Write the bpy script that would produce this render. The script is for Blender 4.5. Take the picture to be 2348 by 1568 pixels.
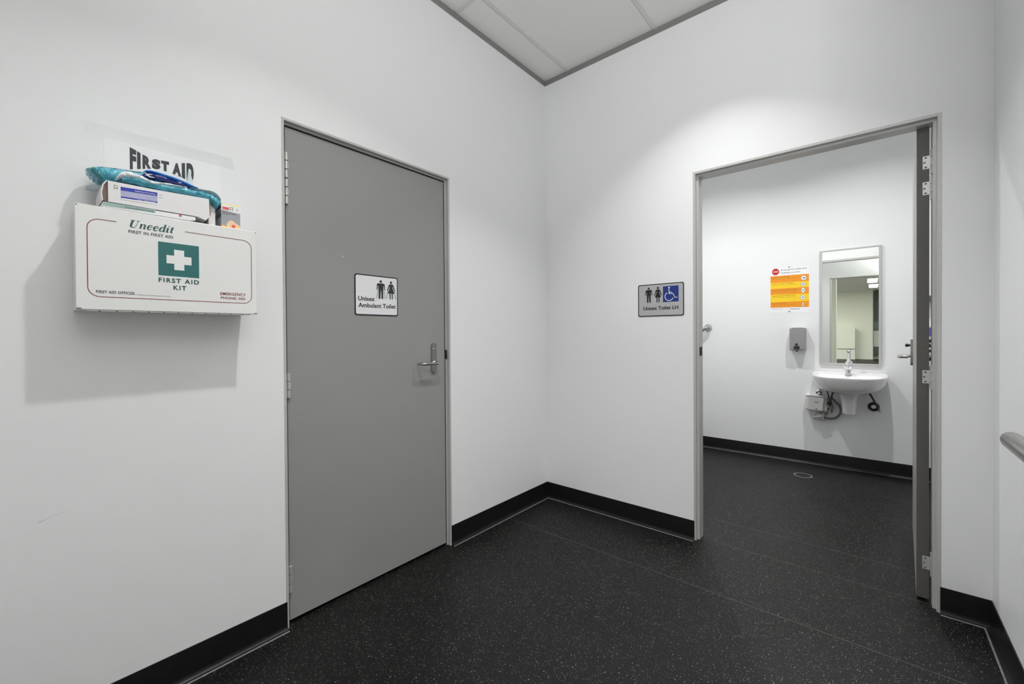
import bpy, bmesh, math, random
from mathutils import Vector, Matrix
random.seed(7)
PI = math.pi
S = bpy.context.scene
COL = S.collection
for o in list(bpy.data.objects):
    bpy.data.objects.remove(o)

# ------------------------------------------------------------------ camera
FPX, W_, H_ = 969.79145, 2348.0, 1568.0
R_ = Vector((0.7636, 0.6457, -0.0067)); U_ = Vector((0.0, 0.0104, 0.9999)); F_ = Vector((-0.6457, 0.7636, -0.0080))
F_.normalize(); R_ = (R_ - F_ * R_.dot(F_)).normalized(); U_ = R_.cross(F_).normalized()
cd = bpy.data.cameras.new('camera'); cam = bpy.data.objects.new('camera', cd); COL.objects.link(cam)
cd.sensor_fit = 'HORIZONTAL'; cd.sensor_width = 36.0; cd.lens = 36.0 * FPX / W_
cd.shift_y = -9.318 / W_
cd.clip_start = 0.02; cd.clip_end = 100
M = Matrix(((R_.x, U_.x, -F_.x, 1.8225), (R_.y, U_.y, -F_.y, -2.5489), (R_.z, U_.z, -F_.z, 1.2), (0, 0, 0, 1)))
cam.matrix_world = M
S.camera = cam
S.view_settings.view_transform = 'Standard'; S.view_settings.look = 'None'
S.view_settings.exposure = 0.0; S.view_settings.gamma = 1.0
try: S.view_settings.use_curve_mapping = False
except Exception: pass

# ------------------------------------------------------------------ world and lamps
w = bpy.data.worlds.new('world'); S.world = w; w.use_nodes = True
w.node_tree.nodes['Background'].inputs[0].default_value = (1, 1, 1, 1)
w.node_tree.nodes['Background'].inputs[1].default_value = 0.3
CEIL = 3.053; CEIL2 = 3.053
def disk(name, loc, size, power, spread=180, col=(1, 1, 1)):
    l = bpy.data.lights.new(name, 'AREA'); l.shape = 'DISK'; l.size = size; l.energy = power
    l.spread = math.radians(spread); l.color = col
    o = bpy.data.objects.new(name, l); COL.objects.link(o); o.location = loc
    return o
HALL_P, HALL_P2, BATH_P = 12.5, 8.5, 18
UP_P = 34
disk('downlight_beam', (1.13, -1.82, CEIL - 0.012), 0.08, HALL_P, 112)
disk('downlight_beam', (1.20, -0.637, CEIL - 0.012), 0.08, HALL_P2, 96)
disk('downlight_beam', (1.75, 1.00, CEIL2 - 0.012), 0.07, BATH_P, 144)
disk('downlight_beam', (0.62, 1.00, CEIL2 - 0.012), 0.07, BATH_P, 144)

ul = bpy.data.lights.new('fill_uplight', 'AREA'); ul.shape = 'RECTANGLE'; ul.size = 0.42; ul.size_y = 0.2; ul.energy = UP_P; ul.spread = math.radians(130)  # added fill light, out of view, lifting the ceiling and upper walls
uo = bpy.data.objects.new('fill_uplight', ul); COL.objects.link(uo); uo.location = (2.32, -2.72, 2.0); uo.rotation_euler = Vector((-0.30, 0.62, 0.80)).to_track_quat('-Z', 'Y').to_euler()
FILL_PANELS = [(3.3, -2.45, 1.2, 1.2, 19, 'added unseen square fill panel in the hall right of the camera'),  # unseen panels added to fill the room with soft light
    (2.6, -4.6, 1.2, 1.2, 50, 'added unseen square fill panel in the hall behind the camera'),
    (-0.4, -7.0, 1.2, 2.4, 110, 'added unseen long fill panel on the left side of the hall'),
    (3.4, -11.0, 1.2, 4.0, 150, 'added unseen long fill panel on the right side of the hall'),
    (-0.6, -13.5, 1.2, 4.0, 150, 'added unseen long fill panel far down the hall on the left')]
# ------------------------------------------------------------------ materials
def nodes(m):
    m.use_nodes = True
    nt = m.node_tree; return nt, nt.nodes['Principled BSDF']
def mat(name, col, rough=0.5, metal=0.0, bump=0.0, bscale=60, var=0.0, spec=0.5, coat=0.0, alpha=1.0):
    m = bpy.data.materials.new(name); nt, b = nodes(m)
    b.inputs['Base Color'].default_value = (*col, 1); b.inputs['Roughness'].default_value = rough
    b.inputs['Metallic'].default_value = metal; b.inputs['Specular IOR Level'].default_value = spec
    b.inputs['Coat Weight'].default_value = coat; b.inputs['Alpha'].default_value = alpha
    tc = nt.nodes.new('ShaderNodeTexCoord')
    n = nt.nodes.new('ShaderNodeTexNoise'); n.inputs['Scale'].default_value = bscale; n.inputs['Detail'].default_value = 4
    nt.links.new(tc.outputs['Object'], n.inputs['Vector'])
    if bump:
        bp = nt.nodes.new('ShaderNodeBump'); bp.inputs['Strength'].default_value = bump; bp.inputs['Distance'].default_value = 0.002
        nt.links.new(n.outputs['Fac'], bp.inputs['Height']); nt.links.new(bp.outputs['Normal'], b.inputs['Normal'])
    if var:
        r = nt.nodes.new('ShaderNodeValToRGB')
        r.color_ramp.elements[0].position = 0.3; r.color_ramp.elements[1].position = 0.7
        r.color_ramp.elements[0].color = (*[c * (1 - var) for c in col], 1)
        r.color_ramp.elements[1].color = (*[min(1, c * (1 + var)) for c in col], 1)
        nt.links.new(n.outputs['Fac'], r.inputs['Fac']); nt.links.new(r.outputs['Color'], b.inputs['Base Color'])
    return m
def emis(name, col, st):
    m = bpy.data.materials.new(name); nt, b = nodes(m)
    b.inputs['Base Color'].default_value = (*col, 1)
    b.inputs['Emission Color'].default_value = (*col, 1); b.inputs['Emission Strength'].default_value = st
    return m
def sr(r, g, b):
    f = lambda c: (c / 255 / 12.92) if c / 255 <= 0.04045 else ((c / 255 + 0.055) / 1.055) ** 2.4
    return (f(r), f(g), f(b))

WALL = mat('white wall paint', (0.85, 0.855, 0.86), 0.42, bump=0.06, bscale=300, var=0.012, spec=0.35)
HALLW = mat('cream hall paint', (0.78, 0.79, 0.70), 0.6, bump=0.05, bscale=200)
TILE = mat('ceiling tile mineral fibre', (0.88, 0.88, 0.86), 0.9, bump=0.5, bscale=350, var=0.03, spec=0.2)
TBAR = mat('ceiling grid white enamel', (0.72, 0.72, 0.72), 0.35)
ANGLE = mat('grey shadowline angle', (0.24, 0.24, 0.235), 0.5, var=0.04)
BASE = mat('black vinyl skirting', (0.007, 0.007, 0.0075), 0.33, bump=0.12, bscale=25, var=0.25, spec=0.28)
WELD = mat('grey vinyl weld', (0.17, 0.17, 0.17), 0.4, var=0.3, bscale=40)
SEAM = mat('floor weld line', (0.05, 0.049, 0.047), 0.5, var=0.35, bscale=30)
FRAME = mat('brushed aluminium frame', (0.54, 0.535, 0.52), 0.38, metal=0.15, bump=0.03, bscale=90, var=0.03)
LEAF = mat('grey painted door', (0.305, 0.303, 0.296), 0.42, bump=0.10, bscale=220, var=0.015)
EDGE = mat('dark door edging', (0.105, 0.10, 0.092), 0.5, bump=0.05, bscale=80, var=0.06)
STEEL = mat('satin stainless steel', (0.48, 0.475, 0.46), 0.22, metal=1.0, bump=0.03, bscale=120)
BRUSH = mat('brushed stainless steel', (0.40, 0.40, 0.39), 0.42, metal=0.85, bump=0.15, bscale=400, var=0.05)
RAILM = mat('worn handrail steel', (0.42, 0.415, 0.40), 0.2, metal=1.0, bump=0.05, bscale=20)
CHROME = mat('polished chrome', (0.85, 0.85, 0.86), 0.07, metal=1.0, bscale=5)
HINGE = mat('satin silver hinge', (0.60, 0.60, 0.58), 0.4, metal=0.5, bscale=60, var=0.03)
DARK = mat('dark recess', (0.02, 0.02, 0.02), 0.7, bscale=30)
BLACK = mat('black print', (0.012, 0.012, 0.014), 0.5, bscale=40)
CHAR = mat('charcoal print', (0.030, 0.032, 0.042), 0.5, bscale=40)
KIT = mat('white powder coated metal', (0.80, 0.80, 0.79), 0.35, bump=0.04, bscale=200, var=0.01)
GREEN = mat('first aid green print', sr(36, 106, 104), 0.45, bscale=50, var=0.04)
DGREEN = mat('dark green print', sr(38, 84, 80), 0.45, bscale=50)
RED = mat('dark red print', sr(128, 42, 40), 0.5, bscale=50)
WHITEP = mat('white print', (0.83, 0.83, 0.82), 0.4, bscale=50)
GREYP = mat('grey print', (0.14, 0.15, 0.16), 0.5, bscale=50)
PAPER = mat('white paper', (0.88, 0.885, 0.89), 0.55, bump=0.1, bscale=40)
SIGNW = mat('white sign plastic', (0.80, 0.80, 0.82), 0.3, bscale=50)
SIGNS = mat('silver sign plastic', (0.52, 0.52, 0.53), 0.35, metal=0.25, bscale=50, var=0.02)
BLUE = mat('sign blue print', sr(24, 52, 130), 0.4, bscale=50, var=0.03)
ORANGE = mat('orange print', sr(240, 150, 20), 0.5, bscale=50, var=0.02)
YELLOW = mat('yellow print', sr(250, 208, 30), 0.5, bscale=50, var=0.02)
STOPR = mat('stop sign red print', sr(196, 24, 28), 0.5, bscale=50)
CERAM = mat('white vitreous china', (0.86, 0.86, 0.85), 0.12, coat=0.4, bscale=10)
PLAST = mat('white moulded plastic', (0.66, 0.665, 0.64), 0.35, bscale=30, var=0.02)
OFFPL = mat('beige grey plastic', (0.42, 0.41, 0.38), 0.45, bscale=30, var=0.03)
HOSE = mat('dark braided hose', (0.045, 0.042, 0.036), 0.5, bump=0.8, bscale=500)
GHOSE = mat('grey hose', (0.14, 0.14, 0.14), 0.45, bump=0.3, bscale=300)
CARD = mat('white carton board', (0.80, 0.785, 0.795), 0.5, bump=0.05, bscale=60, var=0.01)
CARDIN = mat('brown carton inside', (0.20, 0.14, 0.11), 0.7, bscale=40)
BLUEP = mat('bright blue print', sr(24, 44, 168), 0.4, bscale=40, var=0.05)
LAV = mat('pale lavender print', sr(176, 176, 208), 0.5, bscale=60, var=0.1)
PALEG = mat('pale green spine', sr(158, 186, 180), 0.45, bscale=40, var=0.03)
TEAL = mat('teal plastic film', sr(84, 172, 194), 0.22, bump=0.6, bscale=45, var=0.28, coat=0.5)
DTEAL = mat('dark teal plastic', sr(20, 120, 132), 0.25, bump=0.6, bscale=60, var=0.25, coat=0.5)
FILM = mat('milky plastic film', (0.70, 0.80, 0.84), 0.2, bump=0.7, bscale=50, coat=0.5, alpha=0.72)
WRAP = mat('white crinkled wrapper', (0.82, 0.85, 0.87), 0.3, bump=0.5, bscale=60, var=0.05)
NAVY = mat('navy plastic wrapper', sr(20, 36, 112), 0.25, bump=0.4, bscale=60, var=0.2, coat=0.5)
BRIGHT = mat('bright blue plastic wrapper', sr(40, 134, 228), 0.22, bump=0.4, bscale=60, var=0.12, coat=0.5)
BOXG = mat('grey carton print', sr(160, 162, 168), 0.5, bscale=50, var=0.03)
DBLUE = mat('slate blue print', sr(84, 96, 120), 0.5, bscale=50, var=0.1)
SKIN = mat('hand photo print', sr(240, 205, 165), 0.5, bscale=70, var=0.12)
CREAMY = mat('pale yellow print', sr(248, 236, 180), 0.5, bscale=50)
SALMON = mat('salmon red print', sr(220, 90, 80), 0.5, bscale=80, var=0.25)
PURPLE = mat('purple print', sr(100, 90, 180), 0.4, bscale=50)
SLATE = mat('slate grey panel', (0.10, 0.11, 0.10), 0.6, bscale=20, var=0.05)
GLASSG = mat('grey green glass', (0.16, 0.20, 0.18), 0.15, bscale=20)
LAMP = emis('lamp diffuser', (1, 1, 0.97), 12.0)
TAPE = mat('clear tape', (0.84, 0.85, 0.85), 0.12, bump=0.25, bscale=14, alpha=0.10, coat=0.3)
MATTBLACK = mat('matt black', (0.008, 0.008, 0.008), 0.7, bscale=30)
MIRROR = mat('mirror glass', (0.90, 0.93, 0.89), 0.006, metal=1.0, bscale=3)

def floor_mat():
    m = bpy.data.materials.new('black speckled safety vinyl'); nt, b = nodes(m); N = nt.nodes.new; L = nt.links.new
    tc = N('ShaderNodeTexCoord')
    def speck(scale, thr, keep):
        v = N('ShaderNodeTexVoronoi'); v.inputs['Scale'].default_value = scale; L(tc.outputs['Object'], v.inputs['Vector'])
        a = N('ShaderNodeMath'); a.operation = 'LESS_THAN'; a.inputs[1].default_value = thr; L(v.outputs['Distance'], a.inputs[0])
        s = N('ShaderNodeSeparateColor'); L(v.outputs['Color'], s.inputs[0])
        c = N('ShaderNodeMath'); c.operation = 'GREATER_THAN'; c.inputs[1].default_value = keep; L(s.outputs[0], c.inputs[0])
        q = N('ShaderNodeMath'); q.operation = 'MULTIPLY'; L(a.outputs[0], q.inputs[0]); L(c.outputs[0], q.inputs[1])
        p = N('ShaderNodeMath'); p.operation = 'MULTIPLY'; L(q.outputs[0], p.inputs[0]); L(s.outputs[1], p.inputs[1])
        return p
    a = speck(110, 0.17, 0.66); c = speck(260, 0.24, 0.72)
    mx = N('ShaderNodeMath'); mx.operation = 'MAXIMUM'; L(a.outputs[0], mx.inputs[0]); L(c.outputs[0], mx.inputs[1])
    n = N('ShaderNodeTexNoise'); n.inputs['Scale'].default_value = 2.2; n.inputs['Detail'].default_value = 5; L(tc.outputs['Object'], n.inputs['Vector'])
    r = N('ShaderNodeValToRGB'); r.color_ramp.elements[0].position = 0.3; r.color_ramp.elements[1].position = 0.7
    r.color_ramp.elements[0].color = (0.004, 0.004, 0.004, 1); r.color_ramp.elements[1].color = (0.0075, 0.0074, 0.0072, 1)
    L(n.outputs['Fac'], r.inputs['Fac'])
    mix = N('ShaderNodeMix'); mix.data_type = 'RGBA'
    L(mx.outputs[0], mix.inputs['Factor']); L(r.outputs['Color'], mix.inputs['A']); mix.inputs['B'].default_value = (0.46, 0.45, 0.42, 1)
    L(mix.outputs['Result'], b.inputs['Base Color'])
    r2 = N('ShaderNodeMapRange'); r2.inputs['To Min'].default_value = 0.38; r2.inputs['To Max'].default_value = 0.52
    L(n.outputs['Fac'], r2.inputs['Value']); L(r2.outputs['Result'], b.inputs['Roughness'])
    b.inputs['Specular IOR Level'].default_value = 0.22
    n2 = N('ShaderNodeTexNoise'); n2.inputs['Scale'].default_value = 240; L(tc.outputs['Object'], n2.inputs['Vector'])
    bp = N('ShaderNodeBump'); bp.inputs['Strength'].default_value = 0.35; bp.inputs['Distance'].default_value = 0.001
    L(n2.outputs['Fac'], bp.inputs['Height']); L(bp.outputs['Normal'], b.inputs['Normal'])
    return m
FLOOR = floor_mat()

# ------------------------------------------------------------------ mesh helpers
class MB:
    def __init__(s): s.v = []; s.f = []
    def add(s, vs, fs):
        n = len(s.v); s.v += [tuple(v) for v in vs]; s.f += [tuple(i + n for i in f) for f in fs]; return s
    def box(s, a, b):
        x0, y0, z0 = [min(p, q) for p, q in zip(a, b)]; x1, y1, z1 = [max(p, q) for p, q in zip(a, b)]
        return s.add([(x0, y0, z0), (x1, y0, z0), (x1, y1, z0), (x0, y1, z0), (x0, y0, z1), (x1, y0, z1), (x1, y1, z1), (x0, y1, z1)],
                     [(0, 3, 2, 1), (4, 5, 6, 7), (0, 1, 5, 4), (1, 2, 6, 5), (2, 3, 7, 6), (3, 0, 4, 7)])
    def hexa(s, p):   # 8 corner points: bottom ring 0-3, top ring 4-7
        return s.add(p, [(0, 3, 2, 1), (4, 5, 6, 7), (0, 1, 5, 4), (1, 2, 6, 5), (2, 3, 7, 6), (3, 0, 4, 7)])
    def prism(s, poly, fn, d0, d1):   # 2D polygon, fn(u,v,depth)->xyz
        n = len(poly)
        vs = [fn(u, v, d0) for u, v in poly] + [fn(u, v, d1) for u, v in poly]
        fs = [tuple(range(n))[::-1], tuple(range(n, 2 * n))] + [(i, (i + 1) % n, n + (i + 1) % n, n + i) for i in range(n)]
        return s.add(vs, fs)
    def tube(s, pts, r, n=12, cap=True):
        pts = [Vector(p) for p in pts]; rings = []; up = Vector((0.13, 0.21, 0.97))
        rs = r if isinstance(r, (list, tuple)) else [r] * len(pts)
        base = len(s.v); prev = None
        for i, p in enumerate(pts):
            t = (pts[min(i + 1, len(pts) - 1)] - pts[max(i - 1, 0)]).normalized()
            if prev is None:
                a = t.cross(up).normalized()
                if a.length < 0.1: a = t.cross(Vector((1, 0, 0))).normalized()
            else: a = (prev - t * prev.dot(t)).normalized()
            prev = a; b = t.cross(a)
            for k in range(n):
                an = 2 * PI * k / n; s.v.append(tuple(p + (a * math.cos(an) + b * math.sin(an)) * rs[i]))
        for i in range(len(pts) - 1):
            for k in range(n):
                q = (k + 1) % n
                s.f.append((base + i * n + k, base + i * n + q, base + (i + 1) * n + q, base + (i + 1) * n + k))
        if cap:
            s.f.append(tuple(base + k for k in range(n))[::-1]); s.f.append(tuple(base + (len(pts) - 1) * n + k for k in range(n)))
        return s
    def lathe(s, prof, origin, axis, n=24):   # prof: list of (r, h) along axis
        o = Vector(origin); ax = Vector(axis).normalized()
        a = ax.orthogonal().normalized(); b = ax.cross(a); base = len(s.v); m = len(prof)
        for r, h in prof:
            for k in range(n):
                an = 2 * PI * k / n
                s.v.append(tuple(o + ax * h + (a * math.cos(an) + b * math.sin(an)) * max(r, 1e-5)))
        for i in range(m - 1):
            for k in range(n):
                q = (k + 1) % n
                s.f.append((base + i * n + k, base + i * n + q, base + (i + 1) * n + q, base + (i + 1) * n + k))
        s.f.append(tuple(base + k for k in range(n))[::-1]); s.f.append(tuple(base + (m - 1) * n + k for k in range(n)))
        return s
    def build(s, name, m, parent=None, smooth=False, bevel=0.0, seg=2, kind=None, label=None):
        me = bpy.data.meshes.new(name); me.from_pydata(s.v, [], s.f); me.update()
        bm = bmesh.new(); bm.from_mesh(me); bmesh.ops.recalc_face_normals(bm, faces=bm.faces); bm.to_mesh(me); bm.free()
        me.materials.append(m)
        o = bpy.data.objects.new(name, me); COL.objects.link(o)
        if smooth:
            for p in me.polygons: p.use_smooth = True
            md = o.modifiers.new('ws', 'EDGE_SPLIT'); md.split_angle = math.radians(38)
        if bevel:
            md = o.modifiers.new('bevel', 'BEVEL'); md.width = bevel; md.segments = seg; md.limit_method = 'ANGLE'; md.angle_limit = math.radians(40)
        if parent is not None:
            o.parent = parent; o.matrix_parent_inverse = parent.matrix_world.inverted() if parent.type == 'EMPTY' else Matrix()
        if kind: o['kind'] = kind
        if label: o['label'] = label
        return o
def thing(name, loc, label, cat, group=None):
    o = bpy.data.objects.new(name, None); COL.objects.link(o); o.location = loc; o.empty_display_size = 0.05
    o.matrix_world = Matrix.Translation(loc)
    o['label'] = label; o['category'] = cat
    if group: o['group'] = group
    return o
def tag(o, label, cat, group=None):
    o['label'] = label; o['category'] = cat
    if group: o['group'] = group
    return o
def sroot(name, loc=(0, 0, 0)):
    o = bpy.data.objects.new(name, None); COL.objects.link(o); o.matrix_world = Matrix.Translation(loc); o['kind'] = 'structure'; o.empty_display_size = 0.05
    return o
# planes: map (u, v, d) to the world; d is the distance out of the wall
PL = lambda x0: (lambda u, v, d: (x0 + d, u, v))        # left wall, u = world y
PB = lambda y0: (lambda u, v, d: (u, y0 - d, v))        # walls facing the camera, u = world x
def rrect(u0, v0, u1, v1, r, n=6):
    p = []
    for cx, cy, a0 in ((u1 - r, v1 - r, 0), (u0 + r, v1 - r, 90), (u0 + r, v0 + r, 180), (u1 - r, v0 + r, 270)):
        for k in range(n + 1):
            a = math.radians(a0 + 90 * k / n); p.append((cx + r * math.cos(a), cy + r * math.sin(a)))
    return p
def circ(cu, cv, r, n=24, ry=None):
    return [(cu + r * math.cos(2 * PI * k / n), cv + (ry or r) * math.sin(2 * PI * k / n)) for k in range(n)]
def ribbon(mb, pts, wd, fn, d, closed=False):
    n = len(pts); ws = wd if isinstance(wd, (list, tuple)) else [wd] * n; L = []; Rr = []
    for i in range(n):
        if closed: a, b = pts[(i - 1) % n], pts[(i + 1) % n]
        else: a, b = pts[max(i - 1, 0)], pts[min(i + 1, n - 1)]
        tx, ty = b[0] - a[0], b[1] - a[1]; l = math.hypot(tx, ty) or 1; nx, ny = -ty / l, tx / l; h = ws[i] / 2
        L.append(fn(pts[i][0] + nx * h, pts[i][1] + ny * h, d)); Rr.append(fn(pts[i][0] - nx * h, pts[i][1] - ny * h, d))
    vs = L + Rr; fs = [(i, (i + 1) % n, n + (i + 1) % n, n + i) for i in range(n if closed else n - 1)]
    mb.add(vs, fs); return mb
def smoothline(P, k=8):
    out = []; n = len(P)
    for i in range(n - 1):
        p0 = P[max(i - 1, 0)]; p1 = P[i]; p2 = P[i + 1]; p3 = P[min(i + 2, n - 1)]
        for j in range(k):
            t = j / k
            out.append(tuple(0.5 * (2 * b + (c - a) * t + (2 * a - 5 * b + 4 * c - d) * t * t + (3 * b - a - 3 * c + d) * t ** 3) for a, b, c, d in zip(p0, p1, p2, p3)))
    out.append(tuple(P[-1])); return out
def text_geo(s, bold=0.0, space=1.0):
    c = bpy.data.curves.new('t', 'FONT'); c.body = s; c.size = 1; c.offset = bold; c.space_character = space; c.resolution_u = 3
    o = bpy.data.objects.new('t', c); COL.objects.link(o)
    dg = bpy.context.evaluated_depsgraph_get(); me = o.evaluated_get(dg).to_mesh()
    vs = [(v.co.x, v.co.y) for v in me.vertices]; fs = [tuple(p.vertices) for p in me.polygons]
    o.evaluated_get(dg).to_mesh_clear(); bpy.data.objects.remove(o); bpy.data.curves.remove(c)
    return vs, fs
def text(mb, s, u0, u1, vbase, hcap, fn, d, bold=0.012, space=1.0, slope=0.0):
    vs, fs = text_geo(s, bold, space)
    x0 = min(v[0] for v in vs); x1 = max(v[0] for v in vs)
    cap = 0.70
    mb.add([fn(u0 + (x - x0) / (x1 - x0) * (u1 - u0), vbase + y / cap * hcap + slope * (x - x0) / (x1 - x0), d) for x, y in vs], fs)
    return mb

def T(name, m, parent, *a, **k):
    mb = MB(); text(mb, *a, **k); return mb.build(name, m, parent)

# ------------------------------------------------------------------ the setting
XR = 2.202; YBK = 2.185; YF = -2.95; SK = 0.111
WT = 0.11
# floor: slab with welded vinyl sheets
fl = MB().box((-2.2, -18.2, -0.1), (4.6, 2.4, -0.003)).build('floor', DARK); fl['kind'] = 'structure'
ys = [2.3, 0.36, 0.05, -0.465, -2.3, -4.1]
for i in range(len(ys) - 1):
    MB().box((-0.1, ys[i + 1] + 0.002, -0.003), (2.75, ys[i] - 0.002, 0.0)).build('vinyl_sheet', FLOOR, fl)
    MB().box((-0.0, ys[i + 1] - 0.002, -0.003), (2.6, ys[i + 1] + 0.002, 0.0004)).build('weld_seam', SEAM, fl)
MB().box((-2.1, -18.1, -0.003), (4.5, ys[-1] - 0.002, 0.0)).build('vinyl_sheet', FLOOR, fl)

def wall(name, boxes, m=WALL):
    mb = MB()
    for a, b in boxes: mb.box(a, b)
    o = mb.build(name, m); o['kind'] = 'structure'; return o
A0, A1, AT = -1.832, -0.940, 2.088          # closed door opening
B0, B1, BT = 1.0459, 2.0526, 2.1256         # open door opening
e = 0.004
wall('wall_left', [((-WT, YF - 0.1, 0), (0, A0 + e, 3.2)), ((-WT, A1 - e, 0), (0, WT, 3.2)), ((-WT, A0 + e, AT - e), (0, A1 - e, 3.2))])
BW = 0.088
wall('wall_back', [((0, 0, 0), (B0 + e, BW, 3.2)), ((B1 - e, 0, 0), (2.75, BW, 3.2)), ((B0 + e, 0, BT - e), (B1 - e, BW, 3.2))])
YRE = -1.75
wall('wall_right', [((XR, YRE, 0), (XR + WT, 0, 3.2))])
wall('wall_front', [((0, YF - 0.1, 0), (1.262, YF, 3.2)), ((1.262, YF - 0.1, 2.21), (4.4, YF, 3.2))])
wall('wall_bathroom_back', [((-0.2, YBK, 0), (2.85, YBK + WT, 3.2))])
wall('wall_bathroom_left', [((-WT, BW, 0), (0.06, YBK, 3.2))])
wall('wall_bathroom_right', [((2.75, 0, 0), (2.85, YBK, 3.2))])
# far hall behind the camera, seen in the mirror
wall('wall_hall_far', [((-2.1, -17.6, 0), (1.93, -17.5, 3.05)), ((1.93, -18.1, 0), (4.5, -18.0, 3.05))], HALLW)
wall('wall_hall_left', [((-2.1, -17.6, 0), (-2.0, YF - 0.1, 3.05)), ((-2.0, YF - 0.1, 0), (-WT, YF, 3.05))], HALLW)
wall('wall_hall_right', [((4.4, -18.0, 0), (4.5, -1.7, 3.2))], HALLW)
wall('wall_hall_side', [((XR + WT, -1.75, 0), (4.4, -1.65, 3.2))])
wall('wall_hall_pillar', [((1.10, -3.75, 0), (1.322, -3.5, 3.05))], HALLW)
hc = MB().box((-2.1, -18.1, 3.05), (4.5, YF - 0.1, 3.15)).box((XR + 0.05, YF - 0.1, 3.06), (4.5, -1.65, 3.15)).build('ceiling_hall', TILE); hc['kind'] = 'structure'

# ceiling with tiles and grid
ce = MB().box((-0.05, YF - 0.05, CEIL + 0.03), (XR + 0.05, 0.05, CEIL + 0.12)).build('ceiling', DARK); ce['kind'] = 'structure'
xs = [0.0, 0.200, 0.826, 1.452, 2.078, XR]
yj = {0: [0, -0.885, -2.12, YF], 1: [0, -1.2, -2.43, YF], 2: [0, -1.2, -2.43, YF], 3: [0, -1.2, -2.43, YF], 4: [0, -0.885, -2.12, YF]}
for i in range(5):
    for j in range(3):
        a, b = yj[i][j + 1], yj[i][j]
        MB().box((xs[i], a, CEIL + 0.004), (xs[i + 1], b, CEIL + 0.02)).build('ceiling_tile', TILE, ce)
        if j < 2: MB().box((xs[i] + 0.012, a - 0.012, CEIL - 0.001), (xs[i + 1] - 0.012, a + 0.012, CEIL + 0.004)).build('grid_bar', TBAR, ce)
for x in xs[1:5]:
    MB().box((x - 0.012, YF, CEIL - 0.001), (x + 0.012, 0, CEIL + 0.004)).build('grid_bar', TBAR, ce)
for k, (a, b) in enumerate([((0, YF, 3.020), (0.002, 0, CEIL + 0.003)), ((0, -0.002, 3.020), (XR, 0, CEIL + 0.003)),
                            ((XR - 0.002, YRE, 3.020), (XR, 0, CEIL + 0.003)), ((0, YF, 3.020), (XR, YF + 0.002, CEIL + 0.003))]):
    o = MB().box(a, b).build('trim_%d' % (k + 1), ANGLE); o['kind'] = 'structure'
cb = MB().box((-0.05, BW, CEIL2), (2.8, YBK + 0.05, CEIL2 + 0.1)).build('ceiling_bathroom', TILE); cb['kind'] = 'structure'
for k, (a, b) in enumerate([((0.06, BW, CEIL2 - 0.03), (2.75, BW + 0.003, CEIL2)), ((0.06, YBK - 0.003, CEIL2 - 0.03), (2.75, YBK, CEIL2))]):
    o = MB().box(a, b).build('trim_%d' % (k + 5), ANGLE); o['kind'] = 'structure'

# coved skirtings: profile swept along a wall (d = out of the wall)
def skirt(name, p0, p1, nrm, m0=0.0, m1=0.0):
    """p0,p1: wall line ends (x,y); nrm: into-room normal; m0/m1: mitre (+1 inner corner)"""
    prof = [(0, 0), (0, SK), (0.0035, SK), (0.004, SK - 0.002), (0.004, 0.020), (0.006, 0.011), (0.011, 0.005), (0.018, 0.0016), (0.022, 0.001), (0.022, 0)]
    p0 = Vector(p0); p1 = Vector(p1); t = (p1 - p0).normalized(); n = Vector(nrm)
    mb = MB(); vs = []
    for end, P, sg in ((0, p0, m0), (1, p1, -m1)):
        for d, z in prof:
            q = P + n * d + t * (sg * d); vs.append((q.x, q.y, z))
    k = len(prof)
    fs = [tuple(range(k)), tuple(range(k, 2 * k))[::-1]] + [(i, i + 1, k + i + 1, k + i) for i in range(k - 1)]
    mb.add(vs, fs); o = mb.build(name, BASE, smooth=True); o['kind'] = 'structure'
    wb = MB(); vs = []
    for P, sg in ((p0, m0), (p1, -m1)):
        for d, z in ((0.0205, 0.0), (0.0205, 0.0022), (0.0235, 0.0026), (0.0265, 0.0008), (0.0265, 0.0)):
            q = P + n * d + t * (sg * d); vs.append((q.x, q.y, z))
    wb.add(vs, [(0, 1, 6, 5), (1, 2, 7, 6), (2, 3, 8, 7), (3, 4, 9, 8), (0, 1, 2, 3, 4), (5, 6, 7, 8, 9)])
    wb.build('weld_strip', WELD, o)
    return o
skirt('baseboard_left', (0, A1), (0, 0), (1, 0), 0, 1)
skirt('baseboard_left_front', (0, YF), (0, A0), (1, 0), 1, 0)
skirt('baseboard_back', (0, 0), (B0, 0), (0, -1), 1, 0)
skirt('baseboard_back_right', (B1, 0), (XR, 0), (0, -1), 0, 1)
skirt('baseboard_right', (XR, 0), (XR, YRE), (-1, 0), 1, 0)
skirt('baseboard_bathroom_back', (0.06, YBK), (2.75, YBK), (0, -1), 1, 1)
skirt('baseboard_bathroom_left', (0.06, BW), (0.06, YBK), (1, 0), 1, 1)
skirt('baseboard_front', (0, YF), (1.262, YF), (0, 1), 1, 0)

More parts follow.
